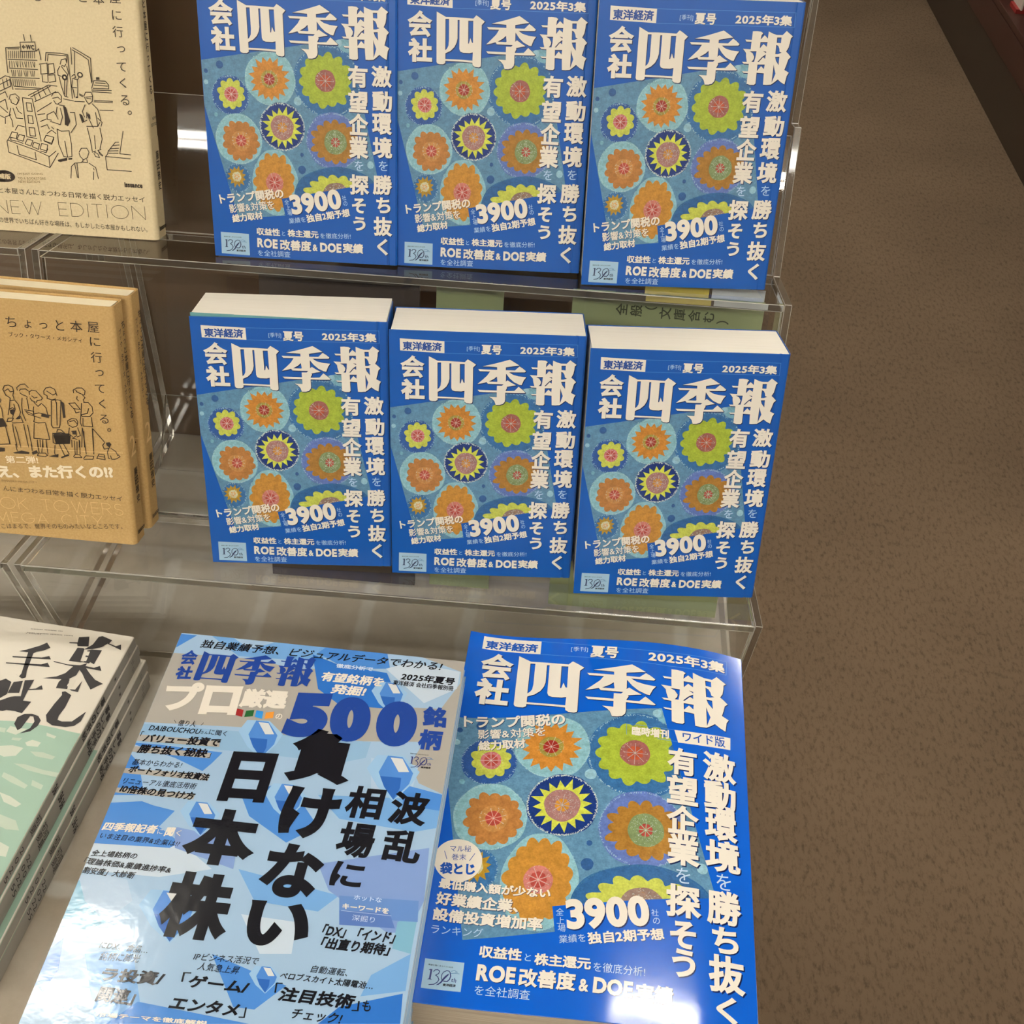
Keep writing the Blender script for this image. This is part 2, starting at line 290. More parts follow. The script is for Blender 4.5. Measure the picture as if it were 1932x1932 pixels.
STD = [
["T","std",0,"white"],
["p",[[7.0,176.36],[35.88,175.46],[35.97,167.3],[7.2,168.19]],"white",5,0],
["t","東洋経済",8.72,171.5,34.37,171.5,6.09,"cblue",0.03,0,0,6],
["l",[[35.88,175.46],[122.24,176.05],[122.49,167.73],[35.97,167.3]],0.22,"lblue",5,0],
["t","[季刊]",50.5,170.95,58.72,170.95,3.56,"pale",0,0,0,6],
["t","夏号",59.77,170.74,73.09,170.74,6.52,"white",0.035,1,0,6],
["t","2025年3集",85.17,171.32,120.76,171.32,6.06,"white",0.035,1,0,6],
["t","会",7.17,157.33,23.04,157.33,15.55,"white",0.04,1,0,6],
["t","社",7.38,141.62,23.14,141.62,14.58,"white",0.045,1,0,6],
["t","有",95.73,123.14,108.81,123.14,13.59,"white",0.035,1,0,6],
["t","望",95.93,107.73,108.87,107.73,13.55,"white",0.035,1,0,6],
["t","企",95.63,93.47,108.98,93.47,13.82,"white",0.035,1,0,6],
["t","業",95.56,78.59,108.75,78.59,14.09,"white",0.035,1,0,6],
["t","激",111.16,123.87,124.62,123.87,13.25,"white",0.035,1,0,6],
["t","動",111.67,108.5,124.7,108.5,13.04,"white",0.035,1,0,6],
["t","環",111.36,94.43,124.66,94.43,13.79,"white",0.035,1,0,6],
["t","境",111.54,79.34,124.68,79.34,13.73,"white",0.035,1,0,6],
["t","を",99.28,66.75,105.26,66.75,6.39,"pale",0,0,0,6],
["t","を",115.6,67.54,121.7,67.54,6.38,"pale",0,0,0,6],
["t","探",95.63,54.27,109.04,54.27,13.43,"white",0.035,1,0,6],
["t","そ",97.03,40.25,106.54,40.25,10.15,"white",0.035,1,0,6],
["t","う",97.6,27.97,106.18,27.97,9.68,"white",0.035,1,0,6],
["t","勝",111.43,54.89,124.79,54.89,13.4,"white",0.035,1,0,6],
["t","ち",113.74,41.38,123.43,41.38,10.56,"white",0.035,1,0,6],
["t","抜",111.7,26.96,124.69,26.96,13.27,"white",0.035,1,0,6],
["t","く",114.14,12.82,121.7,12.82,11.69,"white",0.035,1,0,6],
["t","トランプ関税の",5.82,39.4,50.06,45.8,7.07,"white",0.03,1,0,6],
["t","影響&対策を",12.13,33.24,43.29,37.83,6.07,"white",0.02,1,0,6],
["t","総力取材",13.65,26.47,34.88,30.16,5.58,"white",0.03,1,0,6],
["t","3900",54.6,37.86,89.42,44.14,13.95,"white",0.06,1,0,6],
["t","全",50.57,39.78,53.62,40.16,3.36,"pale",0,0,0,6],
["t","上",51.49,36.1,54.39,36.45,3.2,"pale",0,0,0,6],
["t","場",52.33,32.47,55.39,32.84,3.4,"pale",0,0,0,6],
["t","社",90.23,44.76,93.1,45.11,3.16,"pale",0,0,0,6],
["t","の",91.16,41.02,93.88,41.36,3.0,"pale",0,0,0,6],
["t","業績を",53.13,27.06,64.68,28.9,3.77,"pale",0,0,0,6],
["t","独自2期予想",65.29,29.2,95.4,35.29,5.71,"white",0.03,1,0,6],
["t","収益性",30.13,18.82,46.53,18.82,5.28,"white",0.03,1,0,6],
["t","と",47.86,18.27,50.04,18.27,2.91,"pale",0,0,0,6],
["t","株主還元",51.75,18.73,73.35,18.73,5.27,"white",0.03,1,0,6],
["t","を徹底分析!",74.53,18.21,95.72,18.95,3.81,"pale",0,0,0,6],
["t","ROE",30.18,11.04,44.47,10.57,6.62,"white",0.05,1,0,6],
["t","改善度",46.03,10.39,68.1,10.39,7.54,"white",0.035,1,0,6],
["t","&",68.94,9.62,72.45,9.62,4.6,"white",0.03,1,0,6],
["t","DOE",74.18,10.2,89.14,10.2,6.61,"white",0.05,1,0,6],
["t","実績",89.97,10.67,104.5,10.67,6.97,"white",0.035,1,0,6],
["t","を全社調査",30.22,3.83,53.07,3.83,4.27,"pale",0,0,0,6],
["p",[[5.02,17.04],[24.61,16.6],[24.5,1.56],[4.7,2.05]],"badge",4.5,0],
["t","業績を聞くあなたの130年",6.99,13.93,19.32,13.93,0.84,"ink",0,0,0,5],
["p",[[8.02,11.89],[9.21,11.97],[8.92,7.12],[9.68,6.69],[7.17,6.64],[8.04,7.12],[8.34,11.33],[7.51,11.47]],"navy",5,0],
["l",[[9.97,10.9],[10.62,11.74],[11.83,11.96],[12.86,11.32],[12.53,10.06],[11.16,9.08],[12.3,8.37],[13.04,6.96],[12.35,5.56],[10.84,4.43],[8.42,4.02]],0.45,"navy",5,0],
["l",[[18.19,10.88],[17.53,11.73],[16.34,11.87],[14.86,11.03],[14.18,9.77],[14.07,8.09],[14.59,6.96]],0.4,"navy",5,0],
["l",[[18.19,10.88],[18.6,9.2],[18.21,7.51],[17.18,6.39],[15.51,6.39]],0.55,"navy",5,0],
["p",[[11.77,4.01],[13.8,5.84],[14.89,7.8],[15.93,9.21],[17.69,10.61],[17.38,9.48],[15.82,7.52],[14.5,5.55],[13.23,4.43]],"navy",5,0],
["l",[[18.48,11.72],[20.18,12.28],[21.8,11.44],[20.6,11.3]],0.25,"lblue2",5,0],
["l",[[18.41,10.6],[20.33,10.88],[22.71,10.73]],0.3,"lblue2",5,0],
["t","th",19.16,7.46,21.66,7.22,2.26,"navy",0.01,0,0,5],
["t","東洋経済",15.15,4.55,21.73,4.55,1.42,"ink",0.03,0,0,5],
]
ART = [
["e","halo",82.11,118.92,22.03,22.21,"c_mid",2,0,3,0.7],
["e","rim",82.11,118.92,21.52,21.63,"rim",2,0,3,0.7],
["e","halo",17.79,107.17,12.19,12.29,"c_navy2",2,0,1,0.7],
["e","rim",17.79,107.17,12.04,12.12,"rim2",2,0,1,0.7],
["e","halo",44.88,118.69,16.61,16.79,"c_teal",2,0,2,0.7],
["e","rim",44.88,118.69,16.32,16.46,"rim",2,0,2,0.7],
["e","halo",21.65,79.59,15.63,16.36,"c_teal",2,0,5,0.7],
["e","rim",21.65,79.59,15.33,16.01,"rim",2,0,5,0.7],
["e","halo",85.52,81.66,18.51,18.2,"c_purp",2,0,6,0.7],
["e","rim",85.52,81.66,18.22,17.85,"rim2",2,0,6,0.7],
["e","halo",44.99,52.01,15.77,21.94,"c_teal",2,0,8,0.7],
["e","rim",44.99,52.01,15.46,21.58,"rim2",2,0,8,0.7],
["e","halo",19.37,54.05,8.57,9.47,"c_mid",3,0,7,0.7],
["e","rim",19.37,54.05,8.42,9.3,"rim2",3,0,7,0.7],
["e","halo",87.44,46.01,29.15,19.07,"c_mid2",3,0,9,0.7],
["e","rim",87.44,46.01,28.77,18.63,"rim3",3,0,9,0.7],
["e","halo",51.32,89.02,15.07,15.26,"c_navy",3,0,4,0.7],
["e","rim",51.32,89.02,14.85,15.01,"rimw",3,0,4,0.7],
["e","halo",62.37,105.82,2.57,2.7,"b_light",3,0,923,0.7],
["e","halo",11.99,125.84,2.34,2.41,"b_dark",3,0,238,0.7],
["e","halo",2.72,121.58,1.32,1.37,"b_dark",3,0,112,0.7],
["e","halo",2.34,114.76,1.48,1.53,"b_light",3,0,108,0.7],
["e","halo",7.47,94.7,1.27,1.34,"b_light2",3,0,180,0.7],
["e","halo",63.52,62.0,2.57,2.78,"b_dark",3,0,922,0.7],
["e","halo",110.06,67.64,2.24,2.43,"b_light",3,0,1545,0.7],
["e","halo",63.85,71.84,1.2,1.29,"b_dark",3,0,930,0.7],
["e","halo",95.36,142.65,5.32,5.5,"b_light2",3,0,1400,0.7],
["e","halo",90.38,142.66,2.13,2.2,"b_light",3,0,1330,0.7],
["e","round",18.53,108.01,9.23,9.64,"f_yel",4,10,11,0.78],
["e","halo",18.53,108.01,4.58,4.69,"d_pink",5,0,31,0.7],
["e","seg",18.53,108.01,3.1,3.18,"s_red",5.7,8,11,0.7],
["e","spike",44.16,118.5,13.48,14.18,"f_or",4,17,12,0.74],
["e","halo",44.16,118.5,5.4,5.51,"d_olive",5,0,12,0.7],
["e","halo",44.16,118.5,3.5,3.57,"d_red",5.4,0,32,0.7],
["e","seg",44.16,118.5,3.36,3.42,"s_red2",5.7,8,12,0.7],
["e","round",81.01,119.29,18.06,17.54,"f_grn",4,14,13,0.8],
["e","halo",81.01,119.29,6.66,6.84,"d_mauve",5,0,33,0.7],
["e","seg",81.01,119.29,3.62,3.71,"s_or",5.7,8,13,0.7],
["e","spike",51.33,88.77,13.37,13.24,"f_yel2",4,16,14,0.66],
["e","halo",51.33,88.77,7.65,8.0,"d_mauve2",5,0,34,0.7],
["e","seg",51.33,88.77,3.12,3.25,"s_gold",5.7,8,14,0.7],
["e","round",23.16,78.8,12.78,13.45,"f_br",4,14,15,0.84],
["e","halo",23.16,78.8,6.17,6.46,"d_tan",5,0,15,0.7],
["e","halo",23.16,78.8,3.46,3.62,"d_red2",5.4,0,35,0.7],
["e","seg",23.16,78.8,3.46,3.62,"s_red",5.7,8,15,0.7],
["e","round",86.66,81.12,16.89,14.53,"f_gold",4,16,16,0.8],
["e","halo",86.66,81.12,7.56,7.98,"d_ggrn",5,0,36,0.7],
["e","seg",86.66,81.12,2.97,3.12,"s_red",5.7,8,16,0.7],
["e","spike",18.76,55.07,6.73,7.35,"f_gold2",4,12,17,0.66],
["e","halo",18.76,55.07,3.06,3.25,"d_wht",5,0,37,0.7],
["e","seg",18.76,55.07,1.99,2.11,"s_gold",5.7,8,17,0.7],
["e","round",44.44,52.6,14.47,19.86,"f_or2",4,15,18,0.84],
["e","halo",44.44,52.6,5.95,6.35,"d_pink2",5,0,38,0.7],
["e","seg",44.44,52.6,3.51,3.74,"s_red",5.7,8,18,0.7],
["e","round",86.35,44.65,22.75,16.15,"f_yel",4,16,19,0.78],
["e","halo",86.35,44.65,9.49,10.27,"d_mottl",5,0,39,0.7],
["e","seg",86.35,44.65,3.42,3.68,"s_gold",5.7,8,19,0.7],
]
PAN = [[-6.51,126.85],[97.17,146.08],[114.63,60.12],[18.18,27.13]]
STEP = [[48.75,42.05],[50.74,30.55],[48.75,42.05],[98.48,52.81]]
WIDE = [
["T","wide",0,"white"],
["p",[[9.44,254.26],[48.37,253.67],[48.53,242.28],[9.42,243.07]],"white",5,0],
["t","東洋経済",11.15,247.34,46.67,247.34,7.52,"cblue2",0.03,0,0,6],
["t","[季刊]",68.44,247.41,79.64,247.41,4.46,"pale",0,0,0,6],
["t","会",10.03,229.19,31.8,229.19,22.06,"white",0.04,1,0,6],
["t","社",9.07,207.74,31.39,207.74,21.79,"white",0.045,1,0,6],
["l",[[48.37,253.67],[106.54,249.6],[133.74,249.75],[171.78,250.91],[171.09,239.38],[133.87,238.14],[106.91,239.33],[48.63,242.28]],0.3,"lblue",5,0],
["t","夏号",81.38,246.1,99.76,245.65,10.05,"white",0.035,1,0,6],
["t","2025年3集",119.44,244.89,170.41,244.89,9.01,"white",0.035,1,0,6],
["t","トランプ関税の",5.69,181.34,68.86,189.49,9.71,"white",0.03,1,0,6],
["t","影響&対策を",15.7,173.03,57.34,179.29,7.22,"white",0.02,1,0,6],
["t","総力取材",17.21,164.24,45.97,169.48,7.5,"white",0.03,1,0,6],
["l",[[107.33,188.27],[122.36,187.81],[137.3,187.33]],0.25,"lblue",5,0],
["l",[[107.33,188.27],[107.64,180.13]],0.25,"lblue",5,0],
["l",[[126.63,179.01],[139.21,178.65]],0.25,"lblue",5,0],
["t","臨時増刊",110.77,183.25,133.71,183.25,6.85,"white",0.03,0,0,6],
["p",[[137.09,187.3],[154.67,187.96],[172.51,188.88],[172.25,179.69],[155.96,178.66],[139.55,178.13]],"white",5,0],
["t","ワイド版",142.26,183.09,169.02,184.38,7.69,"cblue2",0.02,0,0,6],
["t","有",132.95,164.46,151.02,164.46,19.67,"white",0.035,1,0,6],
["t","望",132.92,144.06,151.6,144.06,20.17,"white",0.035,1,0,6],
["t","企",132.84,123.74,152.08,123.74,19.32,"white",0.035,1,0,6],
["t","業",133.27,103.95,152.42,103.95,20.14,"white",0.035,1,0,6],
["t","激",154.67,164.89,175.31,164.89,21.41,"white",0.035,1,0,6],
["t","動",155.25,144.42,174.54,144.42,20.75,"white",0.035,1,0,6],
["t","環",155.45,124.49,174.82,124.49,21.52,"white",0.035,1,0,6],
["t","境",155.48,104.03,175.81,104.03,20.59,"white",0.035,1,0,6],
["t","を",138.89,87.64,146.9,87.64,9.54,"pale",0,0,0,6],
["t","を",161.72,87.79,170.08,87.79,9.93,"pale",0,0,0,6],
["t","探",133.31,72.11,152.99,72.11,19.75,"white",0.035,1,0,6],
["t","そ",135.85,52.44,149.96,52.44,15.73,"white",0.035,1,0,6],
["t","う",137.01,36.42,149.49,36.42,15.76,"white",0.035,1,0,6],
["t","勝",156.04,71.87,175.43,71.87,21.01,"white",0.035,1,0,6],
["t","ち",158.67,52.93,173.11,52.93,15.18,"white",0.035,1,0,6],
["t","抜",156.56,33.93,176.05,33.93,20.87,"white",0.035,1,0,6],
["t","く",160.27,14.74,171.36,14.74,14.43,"white",0.035,1,0,6],
["t","3900",79.39,56.67,124.27,63.68,18.37,"white",0.06,1,0,6],
["t","全",73.89,58.08,78.07,58.3,4.28,"pale",0,0,0,6],
["t","上",74.77,53.11,78.81,53.32,3.84,"pale",0,0,0,6],
["t","場",75.67,48.71,79.8,48.93,4.18,"pale",0,0,0,6],
["t","社",125.59,62.9,129.56,63.11,4.0,"pale",0,0,0,6],
["t","の",126.59,58.2,130.3,58.4,3.7,"pale",0,0,0,6],
["t","業績を",76.78,42.23,90.84,44.51,4.68,"pale",0,0,0,6],
["t","独自2期予想",91.92,44.11,132.73,51.27,6.99,"white",0.03,1,0,6],
["t","DOE",96.45,19.05,116.97,18.36,8.76,"white",0.05,1,0,6],
["t","実績",118.3,17.59,138.18,17.59,9.86,"white",0.035,1,0,6],
["t","を徹底分析!",96.05,28.76,123.11,28.76,5.26,"pale",0,0,0,6],
["e","c",16.15,84.21,13.67,13.55,"white",5,0,0,0.7],
["t","マル秘",10.57,90.95,22.56,92.47,4.09,"cblue3",0,0,0,6],
["t","巻末",12.24,85.73,20.45,86.9,4.04,"cblue3",0,0,0,6],
["t","袋とじ",6.61,77.83,26.49,79.82,7.56,"cblue2",0.05,0,0,6],
["l",[[7.66,88.81],[9.74,84.02]],0.35,"cblue3",6,0],
["l",[[25.0,89.65],[22.62,84.75]],0.35,"cblue3",6,0],
["t","最低購入額が少ない",7.69,68.68,70.03,68.68,6.39,"white",0.03,1,0,6],
["t","好業績企業、",7.37,59.56,53.27,59.56,8.11,"white",0.035,1,0,6],
["t","設備投資増加率",7.24,49.95,67.31,49.95,7.92,"white",0.035,1,0,6],
["t","ランキング",7.73,41.11,35.7,42.03,5.19,"pale",0.0,0,0,6],
["t","収益性",35.1,31.63,57.9,31.63,6.99,"white",0.035,1,0,6],
["t","と",59.64,30.62,62.88,30.62,3.98,"pale",0,0,0,6],
["t","株主還元",64.68,30.07,94.67,30.07,6.87,"white",0.035,1,0,6],
["t","ROE",35.28,19.97,55.78,19.97,9.19,"white",0.05,1,0,6],
["t","改善度",57.38,19.54,87.46,19.54,10.19,"white",0.04,1,0,6],
["t","&",89.03,18.21,94.06,18.21,6.82,"white",0.03,1,0,6],
["t","を全社調査",35.5,10.37,64.32,10.37,5.33,"pale",0,0,0,6],
["p",[[7.2,24.13],[28.17,24.37],[28.39,8.38],[7.57,7.94]],"badge",4.5,0],
["t","業績を聞くあなたの130年",9.47,21.04,22.66,21.04,0.91,"ink",0,0,0,5],
["p",[[10.68,18.62],[11.95,18.75],[11.85,13.52],[12.67,13.11],[10.0,12.94],[10.91,13.49],[11.04,18.02],[10.15,18.14]],"navy2",5,0],
["l",[[12.81,17.64],[13.47,18.57],[14.75,18.86],[15.87,18.2],[15.58,16.83],[14.15,15.72],[15.39,15.02],[16.23,13.55],[15.55,12.02],[14.0,10.76],[11.45,10.2]],0.45,"navy2",5,0],
["l",[[21.54,17.96],[20.82,18.84],[19.56,18.94],[18.01,17.98],[17.34,16.6],[17.28,14.79],[17.87,13.61]],0.4,"navy2",5,0],
["l",[[21.54,17.96],[22.03,16.18],[21.67,14.36],[20.62,13.12],[18.86,13.05]],0.55,"navy2",5,0],
["p",[[14.99,10.35],[17.08,12.38],[18.15,14.52],[19.21,16.07],[21.03,17.64],[20.74,16.43],[19.15,14.26],[17.82,12.11],[16.52,10.86]],"navy2",5,0],
["l",[[21.83,18.87],[23.61,19.54],[25.33,18.7],[24.07,18.51]],0.25,"lblue2",5,0],
["l",[[21.78,17.67],[23.81,18.05],[26.31,17.99]],0.3,"lblue2",5,0],
["t","th",22.67,14.34,25.29,14.21,2.4,"navy2",0.01,0,0,5],
["t","東洋経済",18.54,11.09,25.44,11.38,1.5,"ink",0.03,0,0,5],
]
PRO = [
["T","pro",0,"pblue"],
["p",[[0.36,240.04],[47.89,241.56],[79.13,237.48],[98.59,240.06],[108.42,225.27],[117.3,214.09],[174.85,218.35],[175.86,194.01],[92.03,183.98],[72.41,186.45],[57.26,189.54],[-3.89,185.53]],"silver",1,0],
["p",[[146.92,259.58],[183.26,257.8],[183.0,157.97],[167.5,163.88],[160.73,176.94],[165.97,192.74],[171.8,217.15],[181.1,239.02],[180.51,248.32]],"silver",1,0],
["p",[[-0.63,255.97],[10.34,256.08],[0.31,244.45]],"p_mid",2,0],
["p",[[19.71,256.89],[33.31,257.36],[45.81,249.19],[60.78,256.99],[73.48,260.94],[104.11,261.44],[103.1,250.21],[77.52,244.19],[40.8,242.8]],"p_mid2",1.5,0],
["p",[[86.23,250.17],[104.46,243.86],[134.99,241.44],[149.65,214.26],[110.99,213.26],[95.64,223.59]],"p_deep",2,0],
["p",[[99.86,265.38],[131.72,259.33],[136.33,245.06],[124.6,243.5],[104.46,243.86],[89.22,251.89]],"p_mid",2,0],
["p",[[133.73,244.71],[148.21,251.84],[179.85,248.23],[179.72,234.64],[161.48,221.08],[150.1,230.74]],"p_pale",2,0],
["p",[[-2.89,184.48],[135.15,188.77],[134.26,177.28],[119.85,171.71],[66.71,172.37],[-2.06,171.08]],"p_lt",1,0],
["p",[[-5.08,170.69],[13.67,171.21],[51.61,170.43],[47.7,162.48],[43.92,156.5],[25.64,163.36]],"p_mid",1.5,0],
["p",[[-3.17,165.27],[6.51,157.21],[16.54,136.91],[-0.03,134.81]],"p_mid",1.5,0],
["p",[[-1.11,129.45],[16.75,132.74],[24.02,130.88],[36.65,129.03],[31.24,118.17],[45.68,110.02],[41.06,106.17],[-4.92,103.71]],"p_mid",2,0],
["p",[[-6.53,100.25],[4.57,109.83],[45.68,110.02],[67.23,96.58],[41.03,88.63],[-3.22,87.88]],"p_pale",1.6,0],
["p",[[39.79,119.24],[76.33,115.48],[78.34,97.95],[43.87,106.52]],"p_vio",2,0],
["p",[[69.98,143.67],[87.29,152.98],[100.8,147.57],[117.15,128.92],[102.3,117.07],[78.03,130.81]],"p_mid",1.5,0],
["p",[[112.58,149.06],[184.1,154.58],[185.98,137.54],[169.7,132.13],[127.62,135.33]],"p_mid2",1.5,0],
["p",[[137.29,177.67],[165.58,175.71],[164.3,155.61],[141.76,154.53]],"p_lt2",1.2,0],
["p",[[122.23,106.56],[179.88,123.44],[181.95,92.05],[176.65,73.51],[165.88,72.21],[131.21,91.97]],"p_vio",1.4,0],
["p",[[137.37,89.65],[179.19,91.72],[180.56,79.87],[139.88,77.88]],"p_vio2",1.8,0],
["p",[[139.13,81.38],[165.24,83.36],[169.51,74.99],[140.8,73.56]],"p_vio3",2,0],
["p",[[-0.69,85.05],[13.02,86.74],[25.07,85.11],[31.91,73.69],[18.3,57.22],[1.78,64.02]],"p_lt2",1.5,0],
["p",[[-3.14,69.4],[0.45,82.08],[7.63,70.72],[22.58,60.66],[11.43,53.48],[0.34,53.58]],"p_mid3",1.8,0],
["p",[[-2.32,26.67],[0.23,43.56],[4.6,49.78],[8.37,33.4],[4.65,19.46]],"p_mid",1.8,0],
["p",[[81.12,98.3],[137.37,89.65],[128.39,79.47],[94.3,81.33]],"p_mid2",1.3,0],
["p",[[40.71,48.45],[58.53,12.28],[36.07,9.63],[18.2,42.92]],"p_mid2",1.5,0],
["p",[[80.9,50.47],[121.7,38.79],[109.35,25.31],[98.85,25.38]],"p_mid",1.6,0],
["p",[[89.51,73.23],[118.92,72.37],[120.34,55.22],[104.54,53.32]],"p_pale",1.4,0],
["p",[[149.79,31.43],[179.39,41.62],[180.67,26.72],[141.43,22.08]],"p_deep",2,0],
["p",[[162.09,49.08],[179.88,62.4],[180.46,43.09],[158.98,37.84]],"p_mid2",1.7,0],
["p",[[170.25,78.61],[180.15,85.78],[179.88,62.4],[170.09,64.06]],"p_mid3",1.7,0],
["p",[[41.06,10.22],[52.4,22.5],[108.66,18.21]],"p_mid",1.7,0],
["p",[[158.65,162.04],[182.11,157.86],[182.16,147.34],[161.04,148.16]],"p_mid",1.6,0],
["p",[[56.5,186.52],[59.49,195.14],[72.73,196.03],[82.94,187.5],[80.85,179.98],[74.52,168.88],[64.64,176.29]],"g_lt",2.4,0],
["p",[[62.95,184.92],[64.83,195.33],[72.24,195.3],[79.91,186.3],[79.57,179.81],[74.32,169.64],[67.83,176.7]],"g_mid",2.6,0],
["p",[[64.23,182.65],[74.8,182.89],[75.69,176.92],[74.32,169.64],[67.83,176.7]],"g_deep",2.8,0],
["p",[[66.43,194.38],[72.49,194.34],[77.77,186.83],[72.61,186.17]],"g_hi",2.9,0],
["p",[[128.22,226.41],[131.27,233.93],[142.37,234.68],[150.37,227.2],[148.17,220.61],[142.18,210.87],[134.37,217.42]],"g_lt",2.4,0],
["p",[[133.51,224.99],[135.74,234.09],[141.92,234.05],[147.77,226.15],[147.09,220.47],[142.06,211.54],[137.07,217.77]],"g_mid",2.6,0],
["p",[[134.44,223.0],[143.29,223.18],[143.66,217.94],[142.06,211.54],[137.07,217.77]],"g_deep",2.8,0],
["p",[[137.01,233.26],[142.07,233.21],[146.01,226.63],[141.66,226.06]],"g_hi",2.9,0],
["p",[[136.24,170.3],[140.56,180.16],[155.97,181.19],[166.89,171.45],[163.7,162.86],[155.26,150.23],[144.62,158.64]],"g_lt",2.4,0],
["p",[[143.54,168.47],[146.76,180.39],[155.34,180.36],[163.27,170.07],[162.2,162.67],[155.1,151.09],[148.34,159.11]],"g_mid",2.6,0],
["p",[[144.79,165.89],[157.02,166.17],[157.43,159.37],[155.1,151.09],[148.34,159.11]],"g_deep",2.8,0],
["p",[[148.51,179.3],[155.52,179.26],[160.86,170.68],[154.83,169.91]],"g_hi",2.9,0],
["p",[[39.59,129.23],[42.0,136.11],[53.24,136.86],[62.08,130.1],[60.45,124.08],[55.25,115.17],[46.69,121.08]],"g_lt",2.4,0],
["p",[[45.11,127.97],[46.53,136.28],[52.84,136.28],[59.53,129.13],[59.36,123.94],[55.06,115.77],[49.4,121.42]],"g_mid",2.6,0],
["p",[[46.24,126.16],[55.24,126.39],[56.11,121.62],[55.06,115.77],[49.4,121.42]],"g_deep",2.8,0],
["p",[[47.91,135.53],[53.07,135.52],[57.7,129.55],[53.32,129.0]],"g_hi",2.9,0],
["p",[[35.9,71.92],[39.31,81.15],[55.41,82.23],[68.0,73.24],[65.62,65.21],[58.18,53.4],[46.04,61.14]],"g_lt",2.4,0],
["p",[[43.78,70.28],[45.81,81.41],[54.83,81.45],[64.35,71.92],[64.07,65.03],[57.92,54.2],[49.9,61.61]],"g_mid",2.6,0],
["p",[[45.39,67.89],[58.21,68.25],[59.43,61.92],[57.92,54.2],[49.9,61.61]],"g_deep",2.8,0],
["p",[[47.78,80.41],[55.16,80.43],[61.74,72.47],[55.49,71.71]],"g_hi",2.9,0],
["p",[[82.99,146.03],[85.93,153.52],[97.95,154.33],[107.01,146.95],[104.94,140.39],[98.92,130.7],[90.12,137.14]],"g_lt",2.4,0],
["p",[[88.81,144.65],[90.77,153.71],[97.49,153.7],[104.23,145.89],[103.77,140.25],[98.75,131.36],[93.03,137.51]],"g_mid",2.6,0],
["p",[[89.91,142.68],[99.51,142.91],[100.18,137.72],[98.75,131.36],[93.03,137.51]],"g_deep",2.8,0],
["p",[[92.2,152.88],[97.7,152.86],[102.31,146.35],[97.61,145.76]],"g_hi",2.9,0],
["p",[[102.03,42.57],[104.07,46.96],[112.01,47.5],[117.93,43.24],[116.5,39.39],[112.41,33.64],[106.64,37.39]],"g_lt",2.4,0],
["p",[[105.86,41.8],[107.27,47.1],[111.7,47.13],[116.08,42.61],[115.72,39.29],[112.31,34.03],[108.57,37.62]],"g_mid",2.6,0],
["p",[[106.57,40.65],[112.93,40.84],[113.32,37.78],[112.31,34.03],[108.57,37.62]],"g_deep",2.8,0],
["p",[[108.2,46.63],[111.83,46.65],[114.81,42.87],[111.7,42.5]],"g_hi",2.9,0],
["p",[[-1.07,176.68],[47.79,177.98],[48.7,173.85],[-1.23,172.02]],"silver",3.2,0],
["p",[[-0.22,168.26],[45.11,169.18],[45.64,165.42],[-0.33,164.39]],"silver",3.2,0],
["p",[[-1.5,152.87],[48.6,154.51],[48.94,150.51],[-1.72,149.45]],"silver",3.2,0],
["p",[[-2.49,139.66],[44.44,140.99],[44.42,137.39],[-2.43,136.37]],"silver",3.2,0],
["t","独自業績予想、ビジュアルデータでわかる!",15.25,249.79,168.1,250.81,6.92,"ink",0.012,0,0.25,6],
["g","会",6.36,231.05,16.46,232.05,5.72,243.01,"pblue",0.04,0,6],
["g","社",6.83,219.55,16.95,220.42,6.42,230.05,"pblue",0.045,0,6],
["g","プ",7.41,195.43,30.02,197.75,4.18,216.92,"white",0.05,0,6],
["g","ロ",29.21,195.48,51.65,197.47,28.12,217.48,"white",0.06,0,6],
["g","厳選",51.5,203.36,79.68,205.16,50.93,218.21,"white",0.05,0,6],
["g","の",75.53,197.81,79.46,198.01,75.26,201.79,"white",0.02,0,6],
["p",[[50.46,202.6],[55.4,202.0],[55.84,196.79],[51.18,197.72]],"sq_r",5,0],
["p",[[57.02,201.58],[61.7,202.82],[61.95,198.2],[57.09,196.76]],"sq_g",5,0],
["p",[[63.0,202.67],[67.36,202.31],[67.78,196.92],[63.31,197.76]],"sq_b",5,0],
["p",[[69.0,201.78],[73.67,203.13],[74.14,198.36],[69.26,196.99]],"sq_o",5,0],
["g","5",81.49,185.69,106.32,187.74,82.29,218.93,"pblue",0.1,0,6],
["g","0",109.19,186.19,133.15,187.74,106.45,219.21,"pblue",0.1,0,6],
["g","0",136.96,185.94,161.04,188.28,134.5,219.19,"pblue",0.1,0,6],
["g","銘",162.87,203.93,177.18,204.25,161.72,219.0,"pblue",0.05,0,6],
["g","柄",162.41,187.05,176.2,187.46,162.5,201.62,"pblue",0.05,0,6],
["t","徹底分析で",102.78,243.03,126.06,243.03,3.46,"pale2",0.03,0,0,6],
["t","有望銘柄を",95.58,233.73,134.64,233.73,7.71,"white",0.04,0,0.15,6],
["t","発掘!",103.67,224.83,124.94,224.83,7.7,"white",0.04,0,0.2,6],
["t","2025年夏号",144.46,239.96,177.68,239.96,6.02,"ink",0.04,0,0.15,6],
["t","東洋経済 会社四季報別冊",140.08,234.45,177.64,234.45,3.88,"ink",0.01,0,0,6],
["t","億り人",20.04,187.74,30.51,188.22,4.41,"ink",0,0,0.1,6],
["l",[[17.03,189.32],[18.5,187.54]],0.2,"ink",5,0],
["l",[[34.56,189.62],[33.66,187.68]],0.2,"ink",5,0],
["t","DAIBOUCHOU",4.5,182.08,34.63,183.09,3.65,"ink",0.012,0,0.2,6],
["t","さん",35.07,182.64,39.27,182.83,2.03,"ink",0,0,0,6],
["t","に聞く",39.87,183.54,50.27,183.54,3.76,"ink",0,0,0,6],
["t","「",0.96,177.28,2.39,177.28,3.63,"ink",0,0,0,6],
